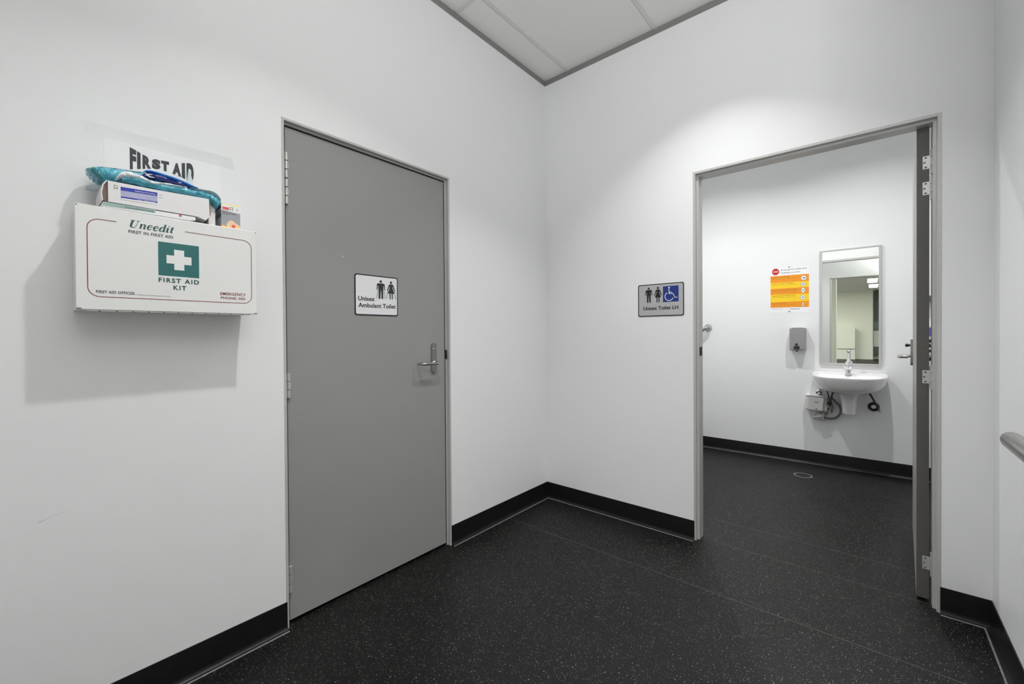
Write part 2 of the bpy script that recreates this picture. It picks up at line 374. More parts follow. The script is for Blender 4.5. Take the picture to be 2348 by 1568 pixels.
# ------------------------------------------------------------------ doors
def frame(parent, fn, u0, u1, vt, wt, lip=0.009, inn=0.022):
    """stepped aluminium frame; fn(u, v, d) with d out of wall; section (inward, depth)"""
    prof = [(-0.003, 0.001), (-0.002, 0.0016), (lip, 0.0016), (lip + 0.001, 0.001), (lip + 0.0015, -0.018), (lip + 0.0025, -0.022), (inn - 0.0005, -0.022), (inn, -0.0225), (inn, -wt - 0.003), (-0.003, -wt - 0.003)]
    path = [(u0, 0.0, 1, 0), (u0, vt, 1, -1), (u1, vt, -1, -1), (u1, 0.0, -1, 0)]
    k = len(prof)
    names = ('hinge_jamb', 'head', 'latch_jamb')
    for s in range(3):
        vs = []
        for (u, v, su, sv) in (path[s], path[s + 1]):
            for a, d in prof: vs.append(fn(u + su * a, v + sv * a, d))
        fs = [(i, (i + 1) % k, k + (i + 1) % k, k + i) for i in range(k)] + [tuple(range(k)), tuple(range(k, 2 * k))[::-1]]
        MB().add(vs, fs).build('door_jamb' if s != 1 else 'door_head', FRAME, parent)
# ---- door_1: closed, on the left wall
d1 = sroot('door_1', (0, A0, 0)); fnA = PL(0.0)
frame(d1, fnA, A0, A1, AT, WT, 0.0065, 0.0145)
XA = -0.024
leafA = MB().box((XA - 0.038, A0 + 0.0205, 0.014), (XA, A1 - 0.0205, AT - 0.0225)).build('door_leaf', LEAF, d1, bevel=0.0012)
# black strips filling the gap round the leaf
MB().box((-0.060, A0 + 0.0146, AT - 0.0218), (-0.0262, A1 - 0.0146, AT - 0.0147)).build('gap_strip', MATTBLACK, d1)
MB().box((-0.060, A1 - 0.0203, 0.001), (-0.0262, A1 - 0.0147, AT - 0.0220)).build('gap_strip', MATTBLACK, d1)
MB().box((-0.060, A0 + 0.0147, 0.001), (-0.031, A0 + 0.0203, AT - 0.0220)).build('gap_strip', MATTBLACK, d1)
MB().box((-0.108, A0 + 0.016, 0.0), (-0.100, A1 - 0.016, AT - 0.016)).build('backing_panel', MATTBLACK, d1)
def hinge_A(z0, z1, n):
    y = A0 + 0.0215; x = XA + 0.008; h = (z1 - z0) / n
    root = None
    for i in range(n):
        mb = MB().lathe([(0.004, 0), (0.0072, 0.001), (0.0072, h - 0.003), (0.004, h - 0.002)], (x, y, z0 + i * h), (0, 0, 1), 12)
        if i in (1, n - 2) : mb.box((XA - 0.001, y, z0 + i * h + 0.004), (XA + 0.0022, y + 0.012, z0 + (i + 1) * h - 0.004))
        if root is None: root = mb.build('hinge', HINGE, d1, smooth=True)
        else: mb.build('hinge_knuckle', HINGE, root, smooth=True)
hinge_A(1.853, 1.960, 3); hinge_A(1.745, 1.850, 3); hinge_A(0.943, 1.048, 3); hinge_A(0.135, 0.246, 3)
# lever handle on a long plate
yh = -1.043
hp = MB().prism(rrect(yh - 0.0165, 0.992, yh + 0.0165, 1.157, 0.0155, 8), PL(XA), 0.0, 0.011).build('door_handle', STEEL, d1, smooth=True, bevel=0.0015, label='satin steel lever handle on a long plate')
lev = [(XA + 0.008, yh + 0.002, 1.047), (XA + 0.035, yh + 0.002, 1.047), (XA + 0.052, yh - 0.002, 1.047), (XA + 0.060, yh - 0.014, 1.047), (XA + 0.061, yh - 0.04, 1.047), (XA + 0.061, yh - 0.085, 1.047), (XA + 0.058, yh - 0.104, 1.047), (XA + 0.046, yh - 0.113, 1.047), (XA + 0.022, yh - 0.115, 1.047)]
MB().tube(smoothline(lev, 5), 0.0082, 14).build('lever', STEEL, hp, smooth=True)
MB().lathe([(0.013, 0), (0.013, 0.006), (0.009, 0.010)], (XA + 0.010, yh + 0.002, 1.047), (1, 0, 0), 20).build('lever_collar', STEEL, hp, smooth=True)
MB().prism(circ(yh + 0.002, 1.122, 0.0085, 18), PL(XA), 0.0105, 0.0135).prism(rrect(yh - 0.004, 1.106, yh + 0.006, 1.118, 0.003, 3), PL(XA), 0.0105, 0.0135).build('lock_cylinder', CHROME, hp, smooth=True)
MB().box((XA + 0.0128, yh + 0.001, 1.117), (XA + 0.0138, yh + 0.003, 1.128)).build('keyhole', BLACK, hp)
MB().box((-0.06, A1 - 0.0165, 1.065), (-0.016, A1 - 0.0085, 1.115)).build('strike_plate', DARK, d1)
MB().box((XA, -1.5665, 1.560), (XA + 0.0008, -1.5635, 1.567)).build('paint_chip', WHITEP, d1)

# ---- door_2: swung open into the bathroom
d2 = sroot('door_2', (B1, 0, 0))
frame(d2, PB(0.0), B0, B1, BT, BW)
MB().box((B0 + 0.0215, 0.03, 1.07), (B0 + 0.0235, 0.075, 1.12)).build('strike_plate', DARK, d2)
hx, hy = 2.0235, 0.065                      # hinge-side corner of the leaf
ang = math.radians(-2.5)
ux, uy = math.sin(-ang), math.cos(ang)      # along the leaf, away from the hinge
vx, vy = -math.cos(ang), math.sin(-ang)     # across its thickness, towards the opening
LL = 0.925; TH = 0.041
def lf(a, b, z): return (hx + ux * a + vx * b, hy + uy * a + vy * b, z)
def lbox(mb, a0, a1, b0, b1, z0, z1):
    return mb.hexa([lf(a0, b0, z0), lf(a1, b0, z0), lf(a1, b1, z0), lf(a0, b1, z0), lf(a0, b0, z1), lf(a1, b0, z1), lf(a1, b1, z1), lf(a0, b1, z1)])
lbox(MB(), 0.0012, LL, 0, TH, 0.013, 2.101).build('door_leaf', LEAF, d2, bevel=0.001)
lbox(MB(), 0.0, 0.0014, 0.0006, TH - 0.0006, 0.0135, 2.1005).build('door_edge', EDGE, d2)
for zc in (1.946, 1.832, 1.000, 0.173):
    pl = lbox(MB(), -0.0022, 0.0, -0.004, 0.022, zc - 0.029, zc + 0.029).build('hinge', HINGE, d2, bevel=0.001)
    for (b, dz) in ((0.012, 0.021), (0.016, 0.0), (0.012, -0.021)):
        MB().lathe([(0.0042, 0), (0.0036, 0.0006)], lf(-0.0022, b, zc + dz), (-ux, -uy, 0), 10).build('screw', GREYP, pl)
    c = lf(-0.004, -0.010, 0)
    for z0, z1 in ((zc - 0.054, zc - 0.0195), (zc - 0.0185, zc + 0.0185), (zc + 0.0195, zc + 0.054)):
        MB().lathe([(0.004, 0), (0.0075, 0.001), (0.0075, z1 - z0 - 0.001), (0.004, z1 - z0)], (c[0], c[1], z0), (0, 0, 1), 12).build('hinge_knuckle', HINGE, pl, smooth=True)
for sgn, b0 in ((1, TH), (-1, 0.0)):
    ac = LL - 0.062
    pf = lambda u, v, d, b0=b0, sgn=sgn: lf(u, b0 + sgn * d, v)
    h2 = MB().prism(rrect(ac - 0.0165, 1.0, ac + 0.0165, 1.165, 0.0155, 8), pf, 0, 0.011).build('door_handle', STEEL, d2, smooth=True, bevel=0.0015)
    lv = [pf(ac, 1.055, 0.008), pf(ac, 1.055, 0.035), pf(ac - 0.003, 1.055, 0.052), pf(ac - 0.015, 1.055, 0.060), pf(ac - 0.045, 1.055, 0.061), pf(ac - 0.09, 1.055, 0.061), pf(ac - 0.108, 1.055, 0.056), pf(ac - 0.115, 1.055, 0.042), pf(ac - 0.116, 1.055, 0.022)]
    MB().tube(smoothline(lv, 5), 0.0082, 12).build('lever', STEEL, h2, smooth=True)
    q0 = pf(ac, 1.12, 0.0)
    MB().lathe([(0.007, 0), (0.007, 0.010), (0.010, 0.011), (0.010, 0.022), (0.006, 0.024)], pf(ac, 1.12, 0.010), (vx * sgn, vy * sgn, 0), 14).build('snib', BLACK, h2, smooth=True)
lbox(MB(), LL, LL + 0.0008, 0.009, 0.032, 0.96, 1.19).build('latch_plate', STEEL, d2)

# ------------------------------------------------------------------ signs
def man(mb, cx, vb, vt, fn, d, wd, arms=1.0):
    H = vt - vb; hd = 0.072 * H
    mb.prism(circ(cx, vt - hd, hd, 16), fn, d, d + 0.0004)
    sw = wd * 0.36; aw = wd * 0.15
    top = vt - 0.17 * H; hip = vb + 0.45 * H
    body = [(cx - sw, top), (cx + sw, top), (cx + sw * 0.86, hip), (cx - sw * 0.86, hip)]
    mb.prism(body, fn, d, d + 0.0004)
    for s in (-1, 1):
        arm = [(cx + s * sw * 0.7, top), (cx + s * (sw + aw * 0.6), top - 0.02 * H), (cx + s * (sw + aw * 1.0), top - 0.08 * H), (cx + s * (sw + aw * 1.25), hip + 0.02 * H), (cx + s * (sw + aw * 0.55), hip + 0.02 * H), (cx + s * (sw + aw * 0.25), top - 0.12 * H), (cx + s * sw * 0.8, top - 0.10 * H)]
        mb.prism(arm if s > 0 else arm[::-1], fn, d, d + 0.0004)
        lg = [(cx + s * 0.008 * H, hip + 0.01 * H), (cx + s * sw * 0.86, hip + 0.01 * H), (cx + s * sw * 0.80, vb), (cx + s * sw * 0.22, vb)]
        mb.prism(lg if s > 0 else lg[::-1], fn, d, d + 0.0004)
def woman(mb, cx, vb, vt, fn, d, wd):
    H = vt - vb; hd = 0.072 * H
    mb.prism(circ(cx, vt - hd, hd, 16), fn, d, d + 0.0004)
    top = vt - 0.17 * H; sw = wd * 0.20; hem = vb + 0.32 * H; hw = wd * 0.42
    mb.prism([(cx - sw, top), (cx + sw, top), (cx + sw * 0.85, top - 0.18 * H), (cx + hw, hem), (cx - hw, hem), (cx - sw * 0.85, top - 0.18 * H)], fn, d, d + 0.0004)
    for s in (-1, 1):
        arm = [(cx + s * sw * 0.7, top), (cx + s * sw * 1.35, top - 0.02 * H), (cx + s * wd * 0.53, hem + 0.14 * H), (cx + s * wd * 0.44, hem + 0.11 * H), (cx + s * sw * 1.05, top - 0.14 * H)]
        mb.prism(arm if s > 0 else arm[::-1], fn, d, d + 0.0004)
        lg = [(cx + s * wd * 0.06, hem + 0.01 * H), (cx + s * wd * 0.21, hem + 0.01 * H), (cx + s * wd * 0.20, vb), (cx + s * wd * 0.08, vb)]
        mb.prism(lg if s > 0 else lg[::-1], fn, d, d + 0.0004)
# sign on the closed door
kA = 0.9903
fy = lambda y: -2.5489 + (y + 2.5489) * kA
fz = lambda z: 1.2 + (z - 1.2) * kA
s1 = thing('toilet_sign', (XA, -1.39, 1.395), 'square white sign with two standing figures on canes, fixed to the closed grey door', 'sign')
pa = PL(XA)
MB().prism(rrect(-1.5085, 1.2970, -1.2710, 1.4930, 0.011), pa, 0, 0.0022).build('sign_border', BLACK, s1)
MB().prism(rrect(-1.5030, 1.3025, -1.2765, 1.4875, 0.008), pa, 0.0022, 0.0028).build('sign_plate', SIGNW, s1)
mb = MB(); man(mb, fy(-1.3580), fz(1.3820), fz(1.4749), pa, 0.003, 0.043)
mb.build('man_pictogram', CHAR, s1)
mb = MB(); woman(mb, fy(-1.2990), fz(1.3833), fz(1.4745), pa, 0.003, 0.046)
mb.build('woman_pictogram', CHAR, s1)
for a, b in (((-1.3775, 1.4225), (-1.3815, 1.3833)), ((-1.3385, 1.4225), (-1.3345, 1.3833)), ((-1.3175, 1.4225), (-1.3265, 1.3850)), ((-1.2800, 1.4225), (-1.2725, 1.3850))):
    ribbon(MB(), [(fy(a[0]), fz(a[1])), (fy(b[0]), fz(b[1]))], 0.0021, pa, 0.0034).build('cane_pictogram', CHAR, s1)
T('lettering', BLACK, s1, 'Unisex', fy(-1.4814), fy(-1.3928), fz(1.3690), 0.0205, pa, 0.0034, 0.02)
T('lettering', BLACK, s1, 'Ambulant Toilet', fy(-1.4803), fy(-1.2730), fz(1.3370), 0.0205, pa, 0.0034, 0.02)
mb = MB()
for g in range(17):
    for i in range(2):
        for j in range(3):
            if random.random() < 0.42:
                mb.prism(circ(fy(-1.4740 + g * 0.0083 + i * 0.0024), fz(1.3255 - j * 0.0024), 0.0007, 6), pa, 0.0028, 0.0034)
o = mb.build('braille_dots', SIGNW, s1); o['kind'] = 'stuff'
# sign on the wall beside the open door
s2 = thing('toilet_sign', (0.85, 0, 1.405), 'silver sign with blue wheelchair square, on the wall left of the open doorway', 'sign')
pb = PB(0.0)
MB().prism(rrect(0.7105, 1.3055, 0.9915, 1.5035, 0.012), pb, 0, 0.0022).build('sign_border', BLACK, s2)
MB().prism(rrect(0.7160, 1.3110, 0.9860, 1.4980, 0.009), pb, 0.0022, 0.0028).build('sign_plate', SIGNS, s2)
mb = MB(); man(mb, 0.7798, 1.3908, 1.4846, pb, 0.003, 0.040); mb.build('man_pictogram', BLACK, s2)
mb = MB(); woman(mb, 0.8372, 1.3900, 1.4846, pb, 0.003, 0.046); mb.build('woman_pictogram', BLACK, s2)
MB().prism(rrect(0.8679, 1.3900, 0.9607, 1.4848, 0.002, 2), pb, 0.0028, 0.0032).build('blue_square', BLUE, s2)
mb = MB()
mb.prism(circ(0.9050, 1.4745, 0.0052, 14), pb, 0.0032, 0.0036)
ribbon(mb, [(0.9035, 1.4660), (0.9045, 1.4530), (0.9052, 1.4395)], [0.0045, 0.0042, 0.0042], pb, 0.0036)
ribbon(mb, [(0.9040, 1.4475), (0.9235, 1.4465)], 0.0036, pb, 0.0037)
ribbon(mb, [(0.9035, 1.4390), (0.9285, 1.4380), (0.9400, 1.4130), (0.9540, 1.4165)], 0.0042, pb, 0.0038)
cx, cy, rr = 0.9050, 1.4222, 0.0248
ribbon(mb, [(cx + rr * math.cos(math.radians(a)), cy + rr * math.sin(math.radians(a))) for a in range(115, 346, 8)], 0.0042, pb, 0.0037)
mb.build('wheelchair_pictogram', WHITEP, s2)
T('lettering', BLACK, s2, 'Unisex Toilet LH', 0.7450, 0.9585, 1.3457, 0.0208, pb, 0.0034, 0.024)

# ------------------------------------------------------------------ first aid kit
KX = 0.15; Y0, Y1, Z0, Z1 = -2.4335, -1.9815, 1.2785, 1.5725
fk = thing('first_aid_kit', (0, (Y0 + Y1) / 2, Z0), 'white metal first aid cabinet with green cross, on the wall left of closed door', 'first aid kit')
MB().box((0, Y0 + 0.004, Z0 + 0.001), (KX - 0.022, Y1 - 0.004, Z1 - 0.002)).build('body', KIT, fk, bevel=0.0015)
MB().box((KX - 0.024, Y0, Z0), (KX, Y1, Z1)).build('lid', KIT, fk, bevel=0.0016)
MB().box((KX - 0.030, Y0 + 0.02, Z0 - 0.0035), (KX - 0.004, Y1 - 0.02, Z0 + 0.0005)).build('hinge_strip', KIT, fk)
mb = MB()
for i in range(11): mb.box((KX - 0.005, Y0 + 0.045 + i * 0.036, Z0 - 0.0040), (KX - 0.0036, Y0 + 0.049 + i * 0.036, Z0 - 0.0020))
mb.build('hinge_gaps', DARK, fk, kind='stuff')
for (u, v) in ((-2.4305, 1.5685), (-1.9845, 1.5685)):
    MB().prism(circ(u, v, 0.0016, 8), PL(KX), 0, 0.0007).build('screw', DARK, fk)
for (u, v) in ((-2.428, 1.2812), (-1.986, 1.2812)):
    MB().box((KX, u - 0.005, v - 0.001), (KX + 0.0007, u + 0.005, v + 0.001)).build('corner_slot', DARK, fk)
pk = PL(KX)
def arc(cu, cv, r, a0, a1, n=8): return [(cu + r * math.cos(math.radians(a0 + (a1 - a0) * k / n)), cv + r * math.sin(math.radians(a0 + (a1 - a0) * k / n))) for k in range(n + 1)]
u0, u1, v0, v1, r = -2.4100, -1.9985, 1.3155, 1.5355, 0.026
line = [(-2.3488, v1)] + arc(u0 + r, v1 - r, r, 90, 180) + arc(u0 + r, v0 + r, r, 180, 270) + arc(u1 - r, v0 + r, r, 270, 360) + arc(u1 - r, v1 - r, r, 0, 90) + [(-2.1875, v1)]
mb = MB(); ribbon(mb, line, 0.0019, pk, 0.0005); mb.build('red_border_print', RED, fk)
MB().prism([(-2.2553, 1.3905), (-2.1517, 1.3905), (-2.1517, 1.4943), (-2.2553, 1.4943)], pk, 0, 0.0005).build('green_square_print', GREEN, fk)
cu, cv, a_, b_ = -2.2035, 1.4424, 0.0127, 0.0318
cross = [(-a_, b_), (-a_, a_), (-b_, a_), (-b_, -a_), (-a_, -a_), (-a_, -b_), (a_, -b_), (a_, -a_), (b_, -a_), (b_, a_), (a_, a_), (a_, b_)]
MB().prism([(cu + p, cv + q) for p, q in cross], pk, 0.0005, 0.0009).build('white_cross_print', WHITEP, fk)
T('lettering', DGREEN, fk, 'FIRST AID', -2.2553, -2.1522, 1.3700, 0.0133, pk, 0.0006, 0.028, 1.25)
T('lettering', DGREEN, fk, 'KIT', -2.2189, -2.1862, 1.3484, 0.0133, pk, 0.0006, 0.028, 1.3)
T('small_lettering', GREYP, fk, 'FIRST IN FIRST AID', -2.3233, -2.2178, 1.5088, 0.0082, pk, 0.0006, 0.035, 1.1)
T('small_lettering', GREYP, fk, 'FIRST AID OFFICER', -2.3939, -2.3102, 1.3263, 0.0075, pk, 0.0006, 0.035, 1.1)
ribbon(MB(), [(-2.3059, 1.3262), (-2.2257, 1.3262)], 0.0009, pk, 0.0006).build('ruled_line', GREYP, fk)
T('red_lettering', RED, fk, 'EMERGENCY', -2.0935, -2.0168, 1.3405, 0.0092, pk, 0.0006, 0.016, 1.1)
T('red_lettering', RED, fk, 'PHONE: 000', -2.0920, -2.0192, 1.3270, 0.0082, pk, 0.0006, 0.016, 1.1)
# slanted serif name
GL = {
 'U': (0.98, [([(0.0, .97), (.40, .97)], [.05, .05]), ([(.20, .97), (.18, .45), (.22, .14), (.42, .02), (.60, .14), (.68, .45), (.70, .97)], [.19, .19, .17, .08, .05, .045, .045]), ([(.56, .97), (.86, .97)], [.05, .05])]),
 'n': (0.70, [([(.0, .54), (.14, .62)], [.04, .07]), ([(.13, .63), (.13, .0)], [.16, .16]), ([(.16, .40), (.26, .56), (.38, .62), (.48, .52), (.48, .12), (.54, .03), (.64, .10)], [.04, .06, .09, .15, .16, .09, .03])]),
 'e': (0.60, [([(.12, .30), (.34, .34), (.46, .42)], [.05, .05, .05]), ([(.46, .42), (.44, .58), (.30, .64), (.14, .50), (.10, .28), (.18, .06), (.34, .02), (.52, .16)], [.07, .08, .06, .13, .17, .12, .08, .035])]),
 'd': (0.70, [([(.46, .50), (.34, .63), (.18, .54), (.09, .30), (.14, .06), (.28, .02), (.44, .20)], [.04, .07, .11, .16, .12, .07, .04]), ([(.36, .96), (.50, 1.0)], [.04, .06]), ([(.50, 1.02), (.50, .12), (.56, .02), (.66, .10)], [.16, .16, .09, .03])]),
 'i': (0.40, [([(.02, .54), (.15, .62)], [.04, .07]), ([(.15, .63), (.14, .12), (.20, .02), (.32, .10)], [.16, .16, .09, .03]), ([(.13, .84), (.24, .84)], [.13, .13])]),
 't': (0.44, [([(.0, .60), (.36, .60)], [.05, .05]), ([(.20, .86), (.17, .60), (.16, .14), (.22, .02), (.36, .12)], [.08, .16, .16, .09, .03])])}
mb = MB(); x = 0; tot = sum(GL[c][0] for c in 'Uneedit'); hgt = 0.0225
for c in 'Uneedit':
    for pts, ws in GL[c][1]:
        sh = [(px_ + x + 0.26 * py_, py_) for px_, py_ in pts]
        P3 = smoothline([(a, b, c_) for (a, b), c_ in zip(sh, ws)], 5) if len(sh) > 2 else [(*a, c_) for a, c_ in zip(sh, ws)]
        ribbon(mb, [(-2.3235 + a / (tot + .18) * 0.1105, 1.5252 + b * hgt) for a, b, _ in P3], [c_ * 0.0262 for _, _, c_ in P3], pk, 0.0006)
    x += GL[c][0]
mb.build('name_lettering', DGREEN, fk)

# ------------------------------------------------------------------ things stacked on the kit
def slab(name, pts_front, x0, x1, m, parent=None, **k):
    """front outline (y,z) extruded from x0 (back) to x1 (front)"""
    return MB().prism(pts_front, lambda u, v, d: (d, u, v), x0, x1).build(name, m, parent, **k)
zt = Z1
bk = thing('booklet', (0.08, -2.27, zt), 'thin white booklet with pale green spine lying directly on the white cabinet under the box', 'booklet')
slab('cover', [(-2.3775, zt + 0.0005), (-2.1740, zt + 0.0015), (-2.1580, zt + 0.0060), (-2.1600, zt + 0.0158), (-2.3775, zt + 0.0150)], 0.022, 0.149, PAPER, bk, bevel=0.001)
slab('spine_label', [(-2.3770, zt + 0.0045), (-2.2605, zt + 0.0080), (-2.2605, zt + 0.0172), (-2.3770, zt + 0.0155)], 0.1488, 0.1497, PALEG, bk)
pf = lambda u, v, d: (0.15 + d, u, v)
mb = MB(); text(mb, 'Resuscitation book', -2.3300, -2.2640, zt + 0.0080, 0.0048, pf, 0.0002, 0.01, 1.0, 0.0018); mb.build('spine_lettering', GREYP, bk)
MB().prism(circ(-2.199, zt + 0.0125, 0.0040, 14, 0.0030), pf, -0.0005, 0.0002).build('red_dot_print', SALMON, bk)
# open ended white carton
zb = zt + 0.0165
ob = thing('dressing_carton', (0.08, -2.24, zb), 'long white carton with blue label and open end flaps, on top of the booklet', 'carton')
def carton_z(u, top): # bottom / top edge heights along y
    t = (u + 2.3655) / (0.245); return (zb + 0.0625 - 0.002 * math.sin(t * PI) + 0.003 * t) if top else (zb + 0.001 + 0.006 * t)
fr = [(-2.3655, zb + 0.001), (-2.1550, zb + 0.0020), (-2.1310, zb - 0.0060), (-2.1200, zb + 0.009), (-2.1222, zb + 0.0665), (-2.1850, zb + 0.0650), (-2.2600, zb + 0.0625), (-2.3660, zb + 0.0620)]
slab('carton_shell', fr, 0.028, 0.150, CARD, ob, bevel=0.0008)
MB().prism([(-2.3762, zb + 0.006), (-2.3700, zb + 0.001), (-2.3656, zb + 0.001), (-2.3656, zb + 0.061), (-2.3690, zb + 0.059), (-2.3755, zb + 0.047), (-2.3785, zb + 0.025)], lambda u, v, d: (d, u, v), 0.032, 0.143).build('inner_flap', CARDIN, ob)
MB().prism([(-2.3792, zb + 0.004), (-2.3780, zb + 0.001), (-2.3762, zb + 0.004), (-2.3782, zb + 0.025), (-2.3745, zb + 0.048), (-2.3665, zb + 0.062), (-2.3685, zb + 0.0635), (-2.3770, zb + 0.050), (-2.3805, zb + 0.025)], lambda u, v, d: (d, u, v), 0.030, 0.148).build('end_flap', CARD, ob)
MB().prism([(-2.1200, zb + 0.010), (-2.1165, zb + 0.016), (-2.1165, zb + 0.050), (-2.1215, zb + 0.064)], lambda u, v, d: (d, u, v), 0.034, 0.144).build('inner_flap', CARDIN, ob)
lb = [(-2.3388, zb + 0.0145), (-2.2555, zb + 0.0185), (-2.2558, zb + 0.0530), (-2.3388, zb + 0.0510)]
MB().prism(lb, pf, 0, 0.0004).build('lavender_label', LAV, ob)
def band(v0, v1, m, nm): 
    MB().prism([(-2.3388, zb + v0), (-2.2556, zb + v0 + 0.0035), (-2.2556, zb + v1 + 0.0035), (-2.3388, zb + v1)], pf, 0.0004, 0.0008).build(nm, m, ob)
band(0.0405, 0.0508, BLUEP, 'blue_band'); band(0.0185, 0.0228, BLUEP, 'blue_band'); band(0.0140, 0.0185, WHITEP, 'white_band')
mb = MB(); text(mb, 'Adhesive Dressing', -2.3080, -2.2600, zb + 0.0450, 0.0036, pf, 0.001, 0.01, 1.0, 0.0018)
text(mb, 'non adherent', -2.3020, -2.2600, zb + 0.0205, 0.0028, pf, 0.001, 0.01, 1.0, 0.0016); mb.build('label_lettering', WHITEP, ob, kind='stuff')
mb = MB(); ribbon(mb, [(-2.3530, zb + 0.0520), (-2.3460, zb + 0.0518)], 0.0012, pf, 0.0004); ribbon(mb, [(-2.3530, zb + 0.0400), (-2.3530, zb + 0.0520)], 0.0010, pf, 0.0004); ribbon(mb, [(-2.3460, zb + 0.0400), (-2.3460, zb + 0.0518)], 0.0010, pf, 0.0004); ribbon(mb, [(-2.3530, zb + 0.0440), (-2.3460, zb + 0.0440)], 0.0020, pf, 0.0004)
text(mb, '5 x', -2.2500, -2.2430, zb + 0.0480, 0.0036, pf, 0.0004); text(mb, 'sterile', -2.2520, -2.2410, zb + 0.0400, 0.0022, pf, 0.0004)
mb.build('small_print', GREYP, ob, kind='stuff')
# narrow white carton behind, between the long carton and the small box
wc = MB().box((0.03, -2.1150, zt), (0.115, -2.0955, zt + 0.073)).build('white_carton', CARD, bevel=0.001)
tag(wc, 'plain narrow white carton standing between the long carton and the glove box', 'carton')
# small grey and white box at the right
gz = thing('plaster_box', (0.095, -2.053, zt), 'small grey and white upright box with a hand picture, rightmost on the cabinet', 'box')
gy0, gy1, gx0, gx1, gt = -2.0820, -2.0255, 0.052, 0.130, zt + 0.086
MB().box((gx0, gy0, zt), (gx1, gy1, gt)).build('box_body', PAPER, gz, bevel=0.0008)
pg = PL(gx1)
MB().prism([(gy0, zt + 0.0), (gy1, zt + 0.0), (gy1, zt + 0.058), (gy0, zt + 0.062)], pg, 0, 0.0003).build('grey_panel', BOXG, gz)
MB().prism([(gy0, gt - 0.004), (gy1, gt - 0.007), (gy1, gt), (gy0, gt)], pg, 0, 0.0004).build('yellow_edge', CREAMY, gz)
MB().prism(rrect(gy0 + 0.003, zt + 0.064, gy0 + 0.023, zt + 0.073, 0.002, 3), pg, 0.0003, 0.0005).build('red_logo_print', SALMON, gz)
mb = MB()
for q in ((0.0255, 0.0655), (0.0320, 0.0655), (0.0255, 0.0720), (0.0320, 0.0720)): mb.prism([(gy0 + q[0], zt + q[1]), (gy0 + q[0] + 0.0035, zt + q[1]), (gy0 + q[0] + 0.0035, zt + q[1] + 0.003), (gy0 + q[0], zt + q[1] + 0.003)], pg, 0.0003, 0.0005)
text(mb, 'Blood', gy0 + 0.004, gy0 + 0.019, zt + 0.0530, 0.0040, pg, 0.0006, 0.02); text(mb, 'Wound', gy0 + 0.021, gy0 + 0.042, zt + 0.0510, 0.0040, pg, 0.0006, 0.02); text(mb, 'Strips', gy0 + 0.004, gy0 + 0.023, zt + 0.0475, 0.0030, pg, 0.0006, 0.02)
mb.build('box_lettering', CHAR, gz)
mb = MB(); ribbon(mb, circ(gy0 + 0.0475, zt + 0.0690, 0.0045, 16), 0.0007, pg, 0.0006, True); ribbon(mb, [(gy0 + 0.0475, zt + 0.0655), (gy0 + 0.0475, zt + 0.0725)], 0.0006, pg, 0.0006); mb.build('emblem_print', GREYP, gz)
hand = smoothline([(gy0 + 0.018, zt + 0.004), (gy0 + 0.016, zt + 0.014), (gy0 + 0.022, zt + 0.026), (gy0 + 0.032, zt + 0.029), (gy0 + 0.044, zt + 0.022), (gy0 + 0.055, zt + 0.014), (gy0 + 0.056, zt + 0.003), (gy0 + 0.038, zt + 0.001), (gy0 + 0.018, zt + 0.004)], 4)[:-1]
MB().prism(hand, pg, 0.0003, 0.0006).build('hand_print', SKIN, gz)
MB().prism(circ(gy0 + 0.036, zt + 0.010, 0.0065, 12, 0.0055), pg, 0.0006, 0.0008).build('orange_spot_print', SALMON, gz)
MB().prism([(gy0, zt), (gy0 + 0.022, zt), (gy0 + 0.020, zt + 0.007), (gy0, zt + 0.009)], pg, 0.0003, 0.0005).build('yellow_corner_print', YELLOW, gz)
ps = lambda u, v, d: (u, gy0 - d, v)
MB().prism([(gx0, zt), (gx1, zt), (gx1, zt + 0.062), (gx0, zt + 0.058)], ps, 0, 0.0004).build('side_panel_print', BOXG, gz)
MB().prism([(gx0, zt + 0.035), (gx1, zt + 0.037), (gx1, zt + 0.052), (gx0, zt + 0.050)], ps, 0.0004, 0.0006).prism([(gx0, zt + 0.066), (gx1, zt + 0.068), (gx1, zt + 0.074), (gx0, zt + 0.072)], ps, 0.0004, 0.0006).build('side_band_print', DBLUE, gz)

def pillow(stations, n=18, amp=0.0016, seed=1):
    """stations: (y, zlow, zhigh, xback, xfront)"""
    rnd = random.Random(seed); st = smoothline([tuple(s) for s in stations], 7); mb = MB(); vs = []
    ph = [rnd.uniform(0, 6) for _ in range(8)]
    for i, (y, zl, zh, xb, xf) in enumerate(st):
        for k in range(n):
            a = 2 * PI * k / n; c, s_ = math.cos(a), math.sin(a)
            cx_ = (xb + xf) / 2 + (xf - xb) / 2 * math.copysign(abs(c) ** 0.8, c)
            cz = (zl + zh) / 2 + (zh - zl) / 2 * math.copysign(abs(s_) ** 1.1, s_)
            wv = amp * (math.sin(i * 1.7 + ph[0] + k) + math.sin(i * 0.9 + k * 2.3 + ph[1]) + 0.7 * math.sin(i * 3.1 - k * 1.4 + ph[2]))
            sq = min(1, (zh - zl) / 0.02)
            vs.append((cx_ + wv * 0.6, y, cz + wv * sq * 0.8))
    m = len(st); fs = [tuple(range(n))[::-1], tuple(range((m - 1) * n, m * n))]
    for i in range(m - 1):
        for k in range(n):
            q = (k + 1) % n; fs.append((i * n + k, i * n + q, (i + 1) * n + q, (i + 1) * n + k))
    mb.add(vs, fs); return mb
zc0 = zb + 0.066
b1 = thing('teal_packet', (0.06, -2.28, zc0), 'large crumpled teal plastic packet sticking out left over the long carton', 'packet')
